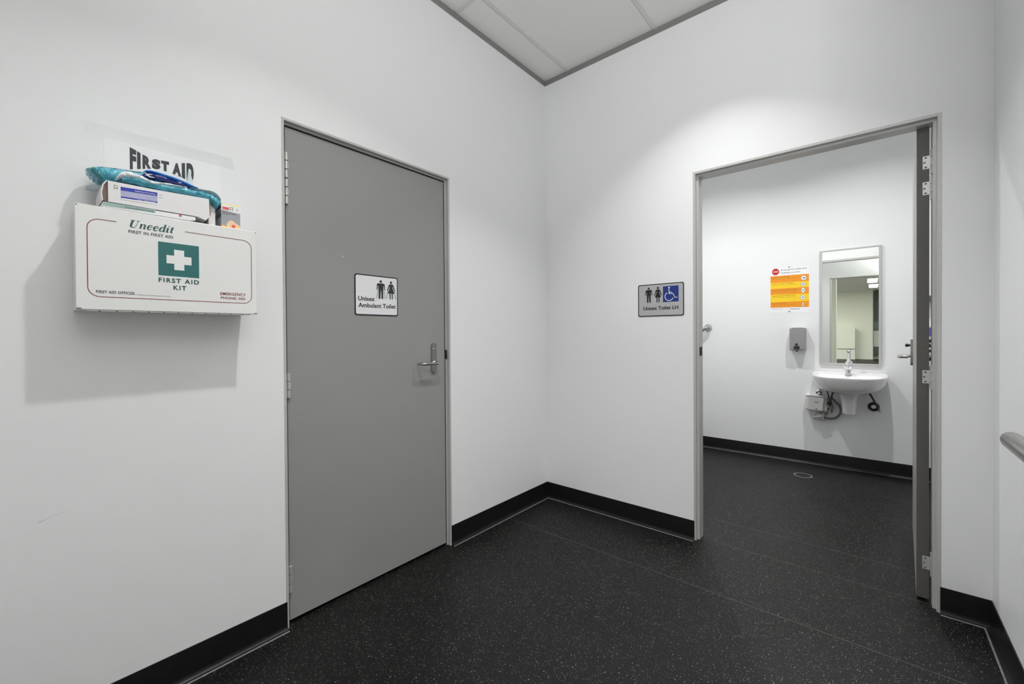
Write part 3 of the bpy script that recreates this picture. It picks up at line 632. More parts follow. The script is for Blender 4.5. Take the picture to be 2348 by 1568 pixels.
pillow([(-2.4030, 1.681, 1.688, .05, .085), (-2.3930, 1.668, 1.699, .035, .10), (-2.3750, 1.655, 1.704, .030, .11), (-2.3520, 1.658, 1.707, .03, .115), (-2.3050, 1.662, 1.712, .03, .11), (-2.2500, 1.664, 1.720, .03, .10), (-2.2000, 1.668, 1.722, .03, .095), (-2.1650, 1.676, 1.712, .03, .09), (-2.1420, 1.690, 1.696, .04, .08)], seed=3).build('packet_body', TEAL, b1, smooth=True)
pillow([(-2.4035, 1.6915, 1.6945, .04, .08), (-2.3700, 1.7035, 1.7075, .03, .085), (-2.3000, 1.7115, 1.7155, .03, .085), (-2.2400, 1.7195, 1.7230, .03, .08), (-2.1700, 1.7140, 1.7170, .04, .07)], n=10, amp=0.0006, seed=5).build('film_edge', FILM, b1, smooth=True)
pillow([(-2.3970, 1.678, 1.690, .09, .110), (-2.3850, 1.664, 1.690, .09, .118), (-2.3690, 1.650, 1.676, .09, .120), (-2.3560, 1.646, 1.664, .09, .115)], n=12, amp=0.0010, seed=6).build('dark_fold', DTEAL, b1, smooth=True)
MB().hexa([(0.030, -2.1600, 1.712), (0.050, -2.1600, 1.712), (0.050, -2.1360, 1.700), (0.030, -2.1360, 1.700), (0.032, -2.1500, 1.778), (0.033, -2.1500, 1.778), (0.033, -2.1440, 1.762), (0.032, -2.1440, 1.762)]).build('film_corner', FILM, b1)
pillow([(-2.4050, 1.636, 1.640, .045, .09), (-2.3950, 1.636, 1.652, .03, .10), (-2.3800, 1.638, 1.650, .03, .10), (-2.3650, 1.642, 1.650, .03, .09)], n=10, amp=0.0006, seed=9).build('film_flap', FILM, b1, smooth=True)
b2 = thing('teal_packet', (0.10, -2.2, zc0), 'flat teal plastic packet with white folded end, drooping right towards the small box', 'packet')
pillow([(-2.3350, 1.660, 1.672, .116, .150), (-2.2950, 1.658, 1.678, .114, .152), (-2.2400, 1.656, 1.679, .113, .150), (-2.1800, 1.658, 1.680, .110, .148), (-2.1380, 1.656, 1.683, .080, .146), (-2.1100, 1.644, 1.684, .05, .142), (-2.0920, 1.632, 1.678, .05, .135), (-2.0780, 1.655, 1.666, .06, .120)], seed=11).build('packet_body', TEAL, b2, smooth=True)
pillow([(-2.3470, 1.661, 1.668, .118, .151), (-2.3330, 1.668, 1.688, .116, .154), (-2.3120, 1.672, 1.691, .116, .154), (-2.2880, 1.670, 1.686, .116, .154), (-2.2650, 1.664, 1.678, .116, .154), (-2.2300, 1.672, 1.681, .116, .152), (-2.1800, 1.677, 1.683, .116, .148)], n=14, amp=0.0010, seed=12).build('white_fold', WRAP, b2, smooth=True)
pillow([(-2.1700, 1.6815, 1.6835, .118, .148), (-2.1350, 1.6835, 1.6860, .09, .146), (-2.1100, 1.6850, 1.6875, .08, .142), (-2.0920, 1.6785, 1.6815, .08, .135), (-2.0790, 1.668, 1.670, .08, .120)], n=10, amp=0.0004, seed=21).build('film_edge', FILM, b2, smooth=True)
b3 = thing('blue_packet', (0.10, -2.22, 1.69), 'small navy and bright blue plastic wrapper on top of the teal packets', 'packet')
pillow([(-2.2930, 1.688, 1.692, .118, .130), (-2.2760, 1.687, 1.703, .115, .142), (-2.2500, 1.686, 1.705, .114, .144), (-2.2000, 1.685, 1.698, .114, .142), (-2.1650, 1.684, 1.691, .116, .138)], n=12, amp=0.0006, seed=14).build('navy_wrapper', NAVY, b3, smooth=True)
pillow([(-2.2830, 1.703, 1.708, .112, .132), (-2.2700, 1.705, 1.713, .111, .140), (-2.2400, 1.700, 1.711, .111, .144), (-2.2000, 1.695, 1.705, .111, .144), (-2.1700, 1.688, 1.696, .112, .143), (-2.1480, 1.687, 1.690, .114, .138)], n=12, amp=0.0006, seed=15).build('blue_edge', BRIGHT, b3, smooth=True)
mb = MB(); fp = lambda u, v, d: (0.144 + d, u, v)
ribbon(mb, [(-2.2840, 1.700), (-2.2760, 1.692), (-2.2700, 1.689), (-2.2610, 1.690)], [.001, .004, .003, .002], fp, 0.0); ribbon(mb, [(-2.2820, 1.690), (-2.2740, 1.696), (-2.2660, 1.697)], [.001, .003, .001], fp, 0.0005)
mb.build('white_print', WHITEP, b3)

# ------------------------------------------------------------------ paper notice and tape
pn = thing('paper_notice', (0, -2.2, 1.74), 'white landscape paper notice reading FIRST AID, taped to the wall above the stack', 'notice')
MB().prism([(-2.3580, 1.640), (-2.0480, 1.640), (-2.0480, 1.8460), (-2.3580, 1.8440)], PL(0), 0, 0.0008).build('sheet', PAPER, pn)
def topc(t):
    P = [(0, 1.8123), (.09, 1.8070), (.19, 1.7983), (.33, 1.7934), (.46, 1.7939), (.58, 1.7954), (.67, 1.7948), (.76, 1.8000), (.90, 1.8070), (1, 1.8110)]
    for (a, b), (c, d) in zip(P, P[1:]):
        if t <= c: return b + (d - b) * (t - a) / (c - a)
    return P[-1][1]
def botc(t):
    P = [(0, 1.7406), (.11, 1.7470), (.19, 1.7517), (.33, 1.7588), (.46, 1.7621), (.55, 1.7601), (.65, 1.7580), (.80, 1.7520), (.91, 1.7450), (1, 1.7390)]
    for (a, b), (c, d) in zip(P, P[1:]):
        if t <= c: return b + (d - b) * (t - a) / (c - a)
    return P[-1][1]
LET = [('F', -2.2974, -2.2815), ('I', -2.2796, -2.2707), ('R', -2.2662, -2.2443), ('S', -2.2425, -2.2197), ('T', -2.2185, -2.1970), ('A', -2.1885, -2.1640), ('I', -2.1624, -2.1530), ('D', -2.1491, -2.1282)]
for ch, ua, ub in LET:
    vs, fs = text_geo(ch, 0.062 if ch in 'FR' else 0.085)
    # fine cut along the letter so that the arched outline bends it
    me = bpy.data.meshes.new('t'); me.from_pydata([(x, y, 0) for x, y in vs], [], fs); bm = bmesh.new(); bm.from_mesh(me)
    bmesh.ops.dissolve_limit(bm, angle_limit=0.01, verts=bm.verts, edges=bm.edges)
    bmesh.ops.triangulate(bm, faces=bm.faces)
    bmesh.ops.subdivide_edges(bm, edges=bm.edges, cuts=3, use_grid_fill=True)
    vs = [(v.co.x, v.co.y) for v in bm.verts]; bm.verts.index_update(); fs = [tuple(v.index for v in f.verts) for f in bm.faces]
    bm.free(); bpy.data.meshes.remove(me)
    xa, xb = min(v[0] for v in vs), max(v[0] for v in vs); ya, yb = min(v[1] for v in vs), max(v[1] for v in vs)
    wv = []
    for x, y in vs:
        u = ua + (x - xa) / (xb - xa) * (ub - ua); t = (u + 2.2974) / 0.1692; q = (y - ya) / (yb - ya)
        wv.append((0.0012, u, botc(t) + q * (topc(t) - botc(t))))
    MB().add(wv, fs).build('letter', CHAR, pn)
tp = MB().prism([(-2.4060, 1.8600), (-2.4000, 1.8300), (-2.3900, 1.8240), (-2.0014, 1.8250), (-2.0120, 1.8660)], PL(0), 0.0009, 0.0012).build('clear_tape', TAPE)
tag(tp, 'long strip of clear tape along the top of the FIRST AID notice', 'tape')

# ------------------------------------------------------------------ bathroom fittings
YW = YBK
# poster
po = thing('hygiene_poster', (1.245, YW, 1.60), 'orange and yellow striped wall poster with red stop sign, left of the mirror', 'poster')
pp = PB(YW)
MB().prism([(1.0908, 1.3880), (1.2300, 1.3860), (1.2420, 1.3950), (1.2560, 1.3860), (1.3985, 1.3840), (1.4000, 1.8140), (1.0900, 1.8190)], pp, 0, 0.001).build('sheet', PAPER, po)
hs = [(1.7432, 1.7407), (1.6789, 1.6756), (1.6205, 1.6208), (1.5647, 1.5596), (1.4926, 1.4918), (1.4411, 1.4370)]
for i in range(5):
    (a0, a1), (b0, b1) = hs[i], hs[i + 1]
    MB().prism([(1.0920, b0), (1.3965, b1), (1.3975, a1), (1.0920, a0)], pp, 0.001, 0.0014).build('orange_stripe' if i % 2 == 0 else 'yellow_stripe', ORANGE if i % 2 == 0 else YELLOW, po)
oc = [(1.1340 + 0.031 * math.cos(math.radians(22.5 + 45 * k)), 1.7830 + 0.033 * math.sin(math.radians(22.5 + 45 * k))) for k in range(8)]
MB().prism(oc, pp, 0.001, 0.0015).build('stop_octagon', STOPR, po)
mb = MB(); text(mb, 'STOP', 1.113, 1.155, 1.7765, 0.013, pp, 0.0018, 0.03); mb.build('stop_lettering', WHITEP, po)
T('heading_lettering', GREYP, po, 'Stop germs that are', 1.1760, 1.3800, 1.7900, 0.0130, pp, 0.0014, 0.01); T('heading_lettering', GREYP, po, 'making us sick!', 1.1760, 1.3300, 1.7620, 0.0130, pp, 0.0014, 0.01)
BRN = mat('brown print', (0.28, 0.12, 0.01), 0.5)
for i, (zz, tx, ln) in enumerate(((1.7250, 'Wash your hands', .14), (1.6650, 'Cover your cough and sneeze', .17), (1.6020, 'Do not touch eyes, nose or mouth', .20), (1.5480, 'Keep surfaces and objects clean', .19), (1.4780, 'Stay home when sick', .12))):
    T('stripe_heading', BRN, po, tx, 1.1050, 1.1050 + ln, zz, 0.0075, pp, 0.0018, 0.015); T('stripe_lettering', BRN, po, 'often with soap and running water', 1.1050, 1.30, zz - 0.014, 0.0050, pp, 0.0018, 0.0)
T('footer_lettering', BLACK, po, 'Government health', 1.253, 1.325, 1.4200, 0.0060, pp, 0.0014, 0.04); T('footer_lettering', GREYP, po, 'More information', 1.108, 1.190, 1.4230, 0.005, pp, 0.0014)
for k, (cx_, cz, w_, h_) in enumerate(((1.3570, 1.7060, .022, .022), (1.3520, 1.6480, .018, .019), (1.3530, 1.5930, .016, .024), (1.3490, 1.5270, .018, .021), (1.3510, 1.4620, .008, .018))):
    ic = MB().prism(circ(cx_, cz, w_, 14, h_), pp, 0.0014, 0.0018).build('icon', WHITEP, po)
    mb = MB(); ribbon(mb, circ(cx_, cz, w_, 14, h_), 0.0020, pp, 0.0020, True); ribbon(mb, [(cx_ - w_ * .5, cz - h_ * .2), (cx_, cz + h_ * .35), (cx_ + w_ * .5, cz - h_ * .1)], 0.0025, pp, 0.0021)
    mb.prism(circ(cx_ + w_ * .1, cz, w_ * .3, 8), pp, 0.0018, 0.0020); mb.build('icon_lines', DBLUE, ic)
for (u, v) in ((1.2430, 1.8190), (1.2440, 1.4000)):
    MB().prism(circ(u, v, 0.005, 10), pp, 0.001, 0.003).build('pin', BLACK, po)
# soap dispenser
sd = thing('soap_dispenser', (1.3175, YW, 1.04), 'brushed steel soap dispenser on the wall below the poster', 'soap dispenser')
MB().box((1.2570, YW - 0.098, 1.040), (1.3780, YW, 1.243)).build('housing', BRUSH, sd, bevel=0.007, seg=3)
MB().box((1.2740, YW - 0.100, 1.2405), (1.3630, YW - 0.006, 1.2455)).build('filler_lid', STEEL, sd, bevel=0.001)
MB().box((1.2910, YW - 0.106, 1.0495), (1.3340, YW - 0.096, 1.0770)).build('push_button', BLACK, sd, bevel=0.001)
MB().lathe([(0.012, 0), (0.012, 0.003), (0.008, 0.005)], (1.3110, YW - 0.098, 1.092), (0, -1, 0), 16).build('sight_glass', CHAR, sd, smooth=True)
MB().lathe([(0.010, 0), (0.006, -0.014)], (1.3125, YW - 0.075, 1.040), (0, 0, 1), 12).build('nozzle', BLACK, sd, smooth=True)
# mirror
mi = thing('wall_mirror', (1.688, YW, 0.916), 'tall rectangular mirror in a satin metal frame above the basin', 'mirror')
mx0, mx1, mz0, mz1 = 1.4770, 1.8995, 0.9160, 1.9325
MB().box((mx0 + 0.01, YW - 0.012, mz0 + 0.01), (mx1 - 0.01, YW, mz1 - 0.01)).build('backing', DARK, mi)
MB().box((mx0 + 0.012, YW - 0.0160, mz0 + 0.008), (mx1 - 0.012, YW - 0.012, mz1 - 0.012)).build('glass', MIRROR, mi)
for nm, a, b in (('side_rail', (mx0, YW - 0.022, mz0), (mx0 + 0.020, YW, mz1)), ('side_rail', (mx1 - 0.018, YW - 0.022, mz0), (mx1, YW, mz1)), ('top_rail', (mx0 + .020, YW - 0.022, mz1 - 0.013), (mx1 - .018, YW, mz1)), ('bottom_rail', (mx0 + .020, YW - 0.022, mz0), (mx1 - .018, YW, mz0 + 0.012))):
    MB().box(a, b).build(nm, FRAME, mi, bevel=0.001)
# basin
bs = thing('wash_basin', (1.685, YW, 0.50), 'white ceramic wall basin with half pedestal shroud under the mirror', 'wash basin')
def outline(hw, yb, yf, n=44, p=3.0):
    """D-shaped plan: straight back at yb, superelliptic front reaching yf"""
    pts = []
    for k in range(n):
        a = PI * k / (n - 1)
        c, s_ = math.cos(a), math.sin(a)
        x_ = hw * math.copysign(abs(c) ** (2 / p), c)
        y_ = (abs(s_) ** (2 / p))
        pts.append((1.685 + x_, yb - 0.07 - (yb - 0.07 - yf) * y_ if s_ > 1e-6 else yb - 0.07))
    bk_ = [(1.685 - hw * 0.97, yb - 0.02), (1.685 - hw * 0.90, yb), (1.685, yb), (1.685 + hw * 0.90, yb), (1.685 + hw * 0.97, yb - 0.02)]
    return pts + bk_
rings = [ # half width, back y, front y, z
    (0.075, YW - 0.02, YW - 0.26, 0.684, 2.3), (0.150, YW - 0.01, YW - 0.34, 0.692, 2.3), (0.205, YW - 0.005, YW - 0.395, 0.718, 2.4), (0.235, YW, YW - 0.425, 0.755, 2.5), (0.250, YW, YW - 0.440, 0.795, 2.6), (0.2545, YW, YW - 0.447, 0.820, 2.7), (0.2560, YW, YW - 0.449, 0.828, 2.7), (0.2540, YW, YW - 0.447, 0.835, 2.7), (0.2480, YW - 0.002, YW - 0.441, 0.8375, 2.7),
    (0.2300, YW - 0.05, YW - 0.425, 0.8360, 2.7), (0.2200, YW - 0.145, YW - 0.415, 0.8290, 2.6), (0.2000, YW - 0.155, YW - 0.395, 0.795, 2.5), (0.150, YW - 0.165, YW - 0.345, 0.745, 2.4), (0.06, YW - 0.18, YW - 0.27, 0.722, 2.2)]
vs = []; nn = None
for hw, yb, yf, z_, p_ in rings:
    ol = outline(hw, yb, yf, 44, p_); nn = len(ol)
    for (x_, y_) in ol:
        zz = z_ + (0.016 * max(0, (y_ - (YW - 0.20)) / 0.20) if z_ > 0.825 else 0)
        vs.append((x_, y_, zz))
fs = [tuple(range(nn))[::-1], tuple(range((len(rings) - 1) * nn, len(rings) * nn))]
for i in range(len(rings) - 1):
    for k in range(nn):
        q = (k + 1) % nn; fs.append((i * nn + k, i * nn + q, (i + 1) * nn + q, (i + 1) * nn + k))
o = MB().add(vs, fs).build('bowl', CERAM, bs, smooth=True)
o.modifiers.clear(); md = o.modifiers.new('sub', 'SUBSURF'); md.levels = 1; md.render_levels = 2
vs = []; nn = 28
pr = [(0.500, .040, .150), (0.503, .047, .165), (0.52, .051, .170), (0.58, .055, .180), (0.63, .062, .190), (0.665, .074, .205), (0.690, .092, .230), (0.705, .10, .24)]
for z_, hw, dp in pr:
    for k in range(nn):
        a = PI * k / (nn - 3) if k < nn - 2 else None
        if a is not None:
            c, s_ = math.cos(a), math.sin(a)
            vs.append((1.687 + hw * math.copysign(abs(c) ** 0.65, c), YW - 0.02 - (dp - 0.02) * abs(s_) ** 0.65, z_))
        elif k == nn - 2: vs.append((1.687 - hw, YW, z_))
        else: vs.append((1.687 + hw, YW, z_))
fs = [tuple(range(nn))[::-1], tuple(range((len(pr) - 1) * nn, len(pr) * nn))]
for i in range(len(pr) - 1):
    for k in range(nn):
        q = (k + 1) % nn; fs.append((i * nn + k, i * nn + q, (i + 1) * nn + q, (i + 1) * nn + k))
MB().add(vs, fs).build('shroud', CERAM, bs, smooth=True)
MB().lathe([(0.020, 0), (0.020, 0.003), (0.012, 0.004)], (1.685, YW - 0.225, 0.721), (0, 0, 1), 20).build('plug_hole', CHROME, bs, smooth=True)
# tap
ty = YW - 0.125; tz = 0.842
tp_ = thing('basin_tap', (1.683, ty, tz), 'chrome mixer tap with tall upright lever at the back of the basin', 'tap')
MB().lathe([(0.024, 0), (0.025, 0.004), (0.0205, 0.007), (0.020, 0.030), (0.023, 0.033), (0.023, 0.038), (0.016, 0.042), (0.017, 0.050), (0.024, 0.058), (0.026, 0.075), (0.025, 0.092), (0.020, 0.100), (0.012, 0.104)], (1.683, ty, tz), (0, 0, 1), 28).build('tap_body', CHROME, tp_, smooth=True)
MB().tube(smoothline([(1.683, ty, tz + 0.070), (1.683, ty - 0.05, tz + 0.076), (1.683, ty - 0.095, tz + 0.074), (1.683, ty - 0.110, tz + 0.058)], 5), [0.013] * 16, 14).build('spout', CHROME, tp_, smooth=True)
MB().tube(smoothline([(1.683, ty, tz + 0.100), (1.684, ty + 0.008, tz + 0.130), (1.684, ty + 0.014, tz + 0.165), (1.684, ty + 0.016, tz + 0.190), (1.684, ty + 0.017, tz + 0.203)], 5), [0.012 - 0.0003 * k if k < 13 else 0.0085 + 0.0012 * (k - 13) for k in range(21)], 14).build('lever', CHROME, tp_, smooth=True)
MB().tube([(1.659, ty, tz + 0.066), (1.648, ty - 0.002, tz + 0.060)], 0.005, 10).build('side_screw', CHROME, tp_, smooth=True)
MB().tube([(1.707, ty, tz + 0.066), (1.719, ty - 0.002, tz + 0.060)], 0.005, 10).build('side_screw', CHROME, tp_, smooth=True)
# boxes, valves and hoses under the basin
hb = thing('water_control_box', (1.45, YW, 0.50), 'white plastic control box on the wall below the left of the basin', 'control box')
MB().prism(rrect(1.3785, 0.5005, 1.5310, 0.628, 0.006, 4), PB(YW), 0, 0.068).build('base', PLAST, hb, bevel=0.002)
MB().prism([(1.3790, 0.5040), (1.5050, 0.4990), (1.5180, 0.6200), (1.3790, 0.6310)], PB(YW), 0.068, 0.090).build('cover', PLAST, hb, bevel=0.008, seg=3)
MB().prism([(1.3760, 0.6310), (1.5250, 0.6240), (1.5250, 0.6300), (1.3760, 0.6390)], PB(YW), 0.0, 0.094).build('top_lip', CERAM, hb, bevel=0.002)
mb = MB(); text(mb, 'INLET', 1.4440, 1.4760, 0.5730, 0.0085, PB(YW), 0.0905, 0.04); mb.prism(circ(1.4580, 0.5170, 0.005, 10, 0.004), PB(YW), 0.090, 0.0915); mb.build('print', BLACK, hb, kind='stuff')
vh = thing('valve_knob', (1.467, YW, 0.445), 'round grey plastic shut-off valve knob below the control box', 'valve')
MB().lathe([(0.030, 0), (0.030, 0.055), (0.034, 0.060), (0.034, 0.072), (0.0305, 0.076), (0.0305, 0.070), (0.0001, 0.068)], (1.4665, YW, 0.4480), (0, -1, 0), 28).build('knob_ring', OFFPL, vh, smooth=True)
MB().hexa([(1.436, YW - 0.068, 0.4370), (1.497, YW - 0.068, 0.4500), (1.497, YW - 0.080, 0.4500), (1.436, YW - 0.080, 0.4370), (1.436, YW - 0.068, 0.4425), (1.497, YW - 0.068, 0.4570), (1.497, YW - 0.080, 0.4570), (1.436, YW - 0.080, 0.4425)]).build('grip_bar', PLAST, vh)
MB().prism(rrect(1.4960, 0.4260, 1.5120, 0.4830, 0.003, 3), PB(YW), 0, 0.070).build('valve_body', OFFPL, vh, bevel=0.002)
st_ = thing('stop_tap', (1.475, YW, 0.665), 'small chrome stop tap between the basin and the control box', 'stop tap')
MB().tube([(1.475, YW, 0.670), (1.475, YW - 0.050, 0.670)], 0.010, 14).build('stem', CHROME, st_, smooth=True)
MB().lathe([(0.012, 0), (0.0175, 0.002), (0.0175, 0.014), (0.010, 0.017)], (1.475, YW - 0.050, 0.670), (0, -1, 0), 8).build('handle', CHROME, st_, smooth=False)
MB().tube([(1.475, YW - 0.030, 0.690), (1.475, YW - 0.030, 0.634)], 0.009, 12).build('pipe', STEEL, st_, smooth=True)
MB().tube([(1.452, YW - 0.030, 0.655), (1.462, YW - 0.030, 0.652)], 0.007, 10).tube([(1.487, YW - 0.03, 0.672), (1.492, YW - 0.03, 0.640)], 0.004, 8).build('compression_nut', DARK, st_, smooth=True)
hs1 = MB().tube(smoothline([(1.5300, YW - 0.05, 0.715), (1.5370, YW - 0.055, 0.665), (1.5520, YW - 0.060, 0.610), (1.5560, YW - 0.060, 0.590)], 6), 0.0050, 10).build('thin_hose', HOSE, smooth=True)
tag(hs1, 'thin dark braided hose, left one of the pair dropping from the basin', 'hose')
hs2 = MB().tube(smoothline([(1.5830, YW - 0.06, 0.712), (1.5760, YW - 0.062, 0.675), (1.5650, YW - 0.064, 0.630), (1.5590, YW - 0.064, 0.590)], 6), 0.0075, 12).build('thick_hose', HOSE, smooth=True)
tag(hs2, 'thick dark braided hose beside the basin shroud, right one of the pair', 'hose')
tv = thing('mixing_valve', (1.548, YW - 0.06, 0.53), 'stacked brass and black valve fittings between control box and hose loop', 'valve')
dirv = Vector((-0.030, 0, -0.110)).normalized(); c0 = Vector((1.5575, YW - 0.062, 0.590))
MB().lathe([(0.009, 0), (0.013, 0.003), (0.013, 0.010), (0.016, 0.012), (0.016, 0.028), (0.010, 0.032)], c0, dirv, 16).build('black_fitting', DARK, tv, smooth=True)
for k in range(5):
    MB().lathe([(0.008, 0), (0.0125 - 0.0006 * k, 0.001), (0.0125 - 0.0006 * k, 0.009), (0.008, 0.010)], c0 + dirv * (0.036 + k * 0.0165), dirv, 8).build('nut', STEEL if k % 2 == 0 else OFFPL, tv)
MB().tube([c0 + dirv * 0.028, c0 + dirv * 0.120], 0.0075, 12).build('core_pipe', DARK, tv, smooth=True)
MB().tube([c0 + Vector((0.014, 0.01, -0.03)), c0 + Vector((0.008, 0.01, -0.10))], 0.006, 10).build('side_pipe', GHOSE, tv, smooth=True)
lp = MB().tube(smoothline([(1.5640, YW - 0.050, 0.625), (1.5900, YW - 0.045, 0.590), (1.6200, YW - 0.035, 0.550), (1.6270, YW - 0.030, 0.500), (1.6050, YW - 0.030, 0.455), (1.5650, YW - 0.035, 0.435), (1.5100, YW - 0.045, 0.436)], 8), 0.0085, 14).build('hose_loop', GHOSE, smooth=True)
tag(lp, 'grey hose looping in an arc beside the basin shroud to the valve knob', 'hose')
wr = thing('wall_pipe_flange', (1.850, YW, 0.567), 'black round wall flange with white centre below the right of the basin', 'flange')
MB().lathe([(0.038, 0), (0.038, 0.014), (0.034, 0.020), (0.026, 0.021), (0.020, 0.012), (0.0001, 0.010)], (1.8490, YW, 0.5660), (0, -1, 0), 28).build('ring', DARK, wr, smooth=True)
MB().lathe([(0.0165, 0), (0.0165, 0.020), (0.010, 0.024), (0.006, 0.021), (0.0001, 0.021)], (1.8475, YW - 0.005, 0.5660), (0, -1, 0), 20).build('centre_cap', CERAM, wr, smooth=True)
ov = thing('overflow_hose', (1.86, YW, 0.55), 'dark hose hanging from the right underside of the basin past the flange', 'hose')
MB().tube(smoothline([(1.8110, YW - 0.05, 0.699), (1.8250, YW - 0.052, 0.675), (1.8520, YW - 0.055, 0.620), (1.8720, YW - 0.055, 0.570), (1.8820, YW - 0.055, 0.545)], 6), 0.0078, 12).build('hose', HOSE, ov, smooth=True)
MB().lathe([(0.007, 0), (0.010, 0.002), (0.010, 0.018), (0.006, 0.020)], (1.8830, YW - 0.055, 0.548), (0.25, 0, -1), 8).build('end_nut', OFFPL, ov)
# grab rail
gr = thing('grab_rail', (0.33, YW, 1.12), 'bent stainless steel grab rail on the bathroom wall, just inside the doorway', 'grab rail')
gp = [(0.525, YW - 0.004, 1.258), (0.525, YW - 0.040, 1.258), (0.520, YW - 0.058, 1.254), (0.505, YW - 0.064, 1.246), (0.42, YW - 0.064, 1.183), (0.20, YW - 0.064, 1.020), (0.185, YW - 0.058, 1.009), (0.180, YW - 0.040, 1.006), (0.180, YW - 0.004, 1.006)]
MB().tube(smoothline(gp, 6), 0.016, 18).build('rail', STEEL, gr, smooth=True)
for (x_, z_) in ((0.525, 1.258), (0.180, 1.006)):
    MB().lathe([(0.038, 0), (0.039, 0.004), (0.036, 0.008), (0.019, 0.012)], (x_, YW, z_), (0, -1, 0), 28).build('wall_flange', STEEL, gr, smooth=True)
# floor waste
fw = thing('floor_drain', (1.395, 1.735, 0), 'round floor drain cover set flush in the bathroom floor', 'drain')
MB().lathe([(0.066, 0.0), (0.066, 0.0012), (0.060, 0.0014), (0.060, 0.0006), (0.0001, 0.0006)], (1.395, 1.735, 0.0), (0, 0, 1), 40).build('rim', mat('worn metal rim', (0.42, 0.42, 0.41), 0.35, metal=0.6, bscale=40, var=0.1), fw, smooth=True)
MB().lathe([(0.056, 0.0006), (0.056, 0.0012), (0.0001, 0.0012)], (1.395, 1.735, 0.0), (0, 0, 1), 40).build('cover', FLOOR, fw)
# things glimpsed in the slot behind the open door
sh = MB().box((2.14, YW - 0.10, 1.445), (2.55, YW, 1.483)).build('wall_shelf', SLATE, bevel=0.002)
tag(sh, 'dark wall shelf glimpsed through the hinge gap of the open door', 'shelf')
pd = thing('paper_dispenser', (2.25, YW, 0.94), 'white wall dispenser with purple label seen through the hinge gap', 'dispenser')
MB().box((2.13, YW - 0.10, 0.925), (2.42, YW, 1.245)).build('housing', PLAST, pd, bevel=0.004)
MB().box((2.14, YW - 0.102, 1.165), (2.32, YW - 0.100, 1.232)).build('purple_label', PURPLE, pd)
for k, (a, b) in enumerate(((1.115, 1.140), (1.080, 1.092), (1.04, 1.06), (0.975, 0.995))):
    MB().box((2.14, YW - 0.1025, a), (2.34, YW - 0.100, b)).build('dark_print', BLACK, pd)
# handrail on the right wall
hr = thing('handrail', (XR, -1.5, 0.89), 'round metal handrail end on the white right-hand wall', 'handrail')
hx_ = 2.130
MB().tube([(hx_, -0.700, 0.892), (hx_, -0.703, 0.892), (hx_, -0.709, 0.892), (hx_, -0.720, 0.892), (hx_, -0.734, 0.892), (hx_, -1.72, 0.892)], [0.004, 0.012, 0.018, 0.0225, 0.024, 0.024], 24).build('rail', RAILM, hr, smooth=True)
for y_ in (-0.95, -1.6):
    MB().tube(smoothline([(hx_, y_, 0.87), (hx_, y_, 0.84), (hx_ + 0.02, y_, 0.825), (XR, y_, 0.825)], 4), 0.007, 10).build('bracket', STEEL, hr, smooth=True)

# ------------------------------------------------------------------ ceiling lights (fittings) and an added fill lamp
def downlight(x, y, z, label):
    t = thing('downlight', (x, y, z), label, 'ceiling light', 'round recessed downlights')
    MB().lathe([(0.075, 0), (0.075, -0.003), (0.062, -0.005), (0.060, -0.001), (0.0001, -0.001)], (x, y, z), (0, 0, 1), 32).build('rim', WHITEP, t, smooth=True)
    MB().lathe([(0.058, -0.001), (0.0001, -0.002)], (x, y, z), (0, 0, 1), 32).build('lens', emis('downlight lens', (1, 1, 1), 4), t)
downlight(1.13, -1.82, CEIL - 0.001, 'round white downlight in the hall ceiling nearest the camera')
downlight(1.20, -0.637, CEIL - 0.001, 'round white downlight in the hall ceiling nearest the doorway')
downlight(1.75, 1.00, CEIL2 - 0.001, 'round white downlight in the bathroom ceiling, right one')
downlight(0.62, 1.00, CEIL2 - 0.001, 'round white downlight in the bathroom ceiling, left one')
up = thing('fill_uplighter', (2.32, -2.72, 0), 'added unseen fill lamp on a white stand, in the hall right of the camera', 'fill lamp')  # stand made up to carry the added fill light
MB().lathe([(0.16, 0), (0.16, 0.02), (0.02, 0.03)], (2.32, -2.72, 0), (0, 0, 1), 24).build('base', WHITEP, up, smooth=True)
MB().tube([(2.32, -2.72, 0.02), (2.32, -2.72, 1.86)], 0.018, 12).build('pole', WHITEP, up, smooth=True)
MB().hexa([(2.23, -2.77, 1.86), (2.41, -2.77, 1.86), (2.41, -2.67, 1.86), (2.23, -2.67, 1.86), (2.10, -2.84, 1.985), (2.54, -2.84, 1.985), (2.54, -2.60, 1.985), (2.10, -2.60, 1.985)]).build('bowl', WHITEP, up)
# hall fittings seen only in the mirror, and added unseen fill panels
for k, (x_, y_) in enumerate(((1.90, -12.9), (1.94, -15.2))):
    t = thing('panel_light', (x_, y_, 3.05), ('rectangular ceiling light panel seen in the mirror, upper one', 'rectangular ceiling light panel seen in the mirror, lower one')[k], 'ceiling light')
    MB().box((x_ - 0.15, y_ - 0.75, 3.030), (x_ + 0.15, y_ + 0.75, 3.05)).build('frame', WHITEP, t)
    MB().box((x_ - 0.135, y_ - 0.73, 3.026), (x_ + 0.135, y_ + 0.73, 3.030)).build('diffuser', LAMP, t)
def fill_panel(x, y, sx, sy, p, label):  # added fill panel above the hall, out of view
    t = thing('panel_light', (x, y, 3.05), label, 'ceiling light')
    MB().box((x - sx / 2 - 0.02, y - sy / 2 - 0.02, 3.035), (x + sx / 2 + 0.02, y + sy / 2 + 0.02, 3.06)).build('frame', WHITEP, t)
    l = bpy.data.lights.new('hall_fill', 'AREA'); l.shape = 'RECTANGLE'; l.size = sx; l.size_y = sy; l.energy = p; l.color = (1, 1, 0.985)
    o = bpy.data.objects.new('hall_fill', l); COL.objects.link(o); o.location = (x, y, 3.030)
for a in FILL_PANELS: fill_panel(*a)
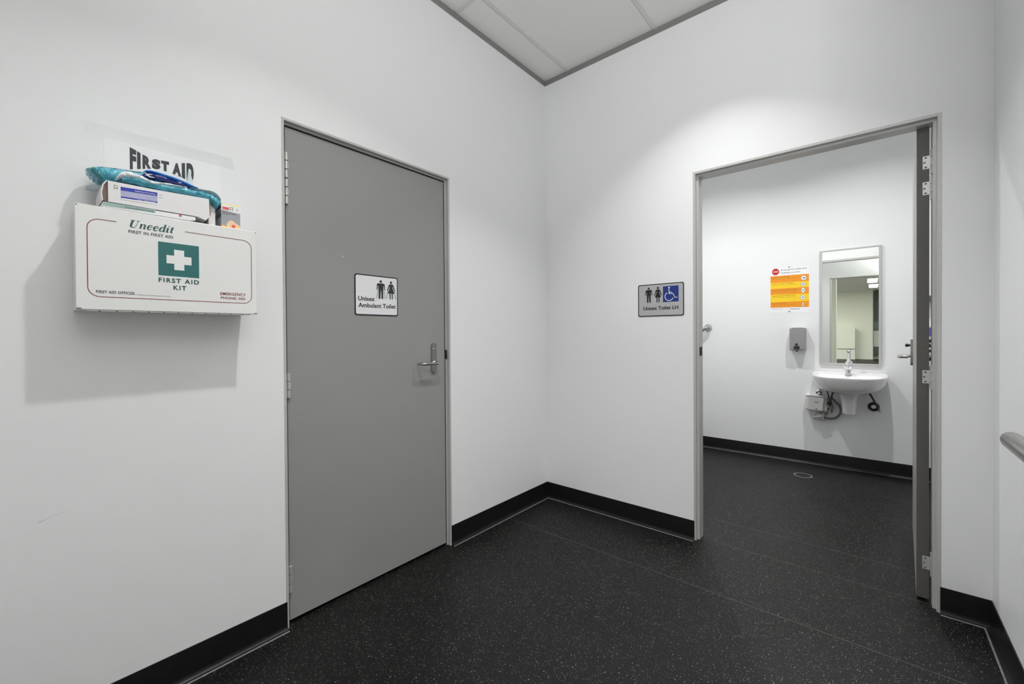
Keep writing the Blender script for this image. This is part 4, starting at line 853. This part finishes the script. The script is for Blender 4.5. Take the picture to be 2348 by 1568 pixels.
cp = thing('white_cabinet', (0.9, -17.4, 0), 'low white cabinet against the far wall, seen in the mirror', 'cabinet')
MB().box((0.3, -17.48, 0.0), (1.33, -17.15, 0.45)).build('plinth', HALLW, cp)
MB().box((0.3, -17.48, 0.47), (1.33, -17.12, 1.38)).build('body', HALLW, cp)
MB().box((0.3, -17.48, 0.445), (1.30, -17.14, 0.475)).build('rail', GREYP, cp)
dk = thing('storage_unit', (3.0, -17.9, 0), 'dark grey tall storage unit at the end of the hall, seen in the mirror', 'storage unit')
MB().box((1.96, -17.98, 0.2), (3.6, -17.7, 0.56)).build('drawer', SLATE, dk)
MB().box((1.96, -17.98, 0.56), (3.6, -17.72, 1.28)).build('lower_door', PLAST, dk)
MB().box((1.96, -17.98, 1.28), (3.6, -17.68, 1.34)).build('shelf', SLATE, dk)
MB().box((1.96, -17.98, 1.34), (3.6, -17.72, 1.68)).build('glass_panel', GLASSG, dk)
MB().box((1.96, -17.98, 1.68), (3.6, -17.70, 3.0)).build('upper_door', SLATE, dk)
# doorway trim of the front opening (seen in the mirror)
for k, (a, b) in enumerate((((1.262, YF - 0.1, 0), (1.276, YF + 0.006, 2.21)), ((1.262, YF - 0.1, 2.196), (4.4, YF + 0.006, 2.21)))):
    o = MB().box(a, b).build('trim_%d' % (k + 7), FRAME); o['kind'] = 'structure'

# faint scuffs on the paint
SCF = mat('grey scuff', (0.50, 0.51, 0.50), 0.6, alpha=0.2)
wl = bpy.data.objects['wall_left']; wb_ = bpy.data.objects['wall_back']
ribbon(MB(), smoothline([(-2.5077, .669), (-2.495, .672), (-2.47, .680), (-2.4471, .6832)], 4), [.001 + .003 * math.sin(PI * min(1, k / 5)) if k < 5 else .001 for k in range(13)], PL(0), 0.0004).build('scuff_mark', SCF, wl)
for u, v in ((0.5649, 0.5798), (0.7527, 0.4175)):
    ribbon(MB(), [(u - .006, v + .003), (u, v), (u + .006, v - .004)], [.001, .003, .001], PB(0), 0.0004).build('scuff_mark', SCF, wb_)
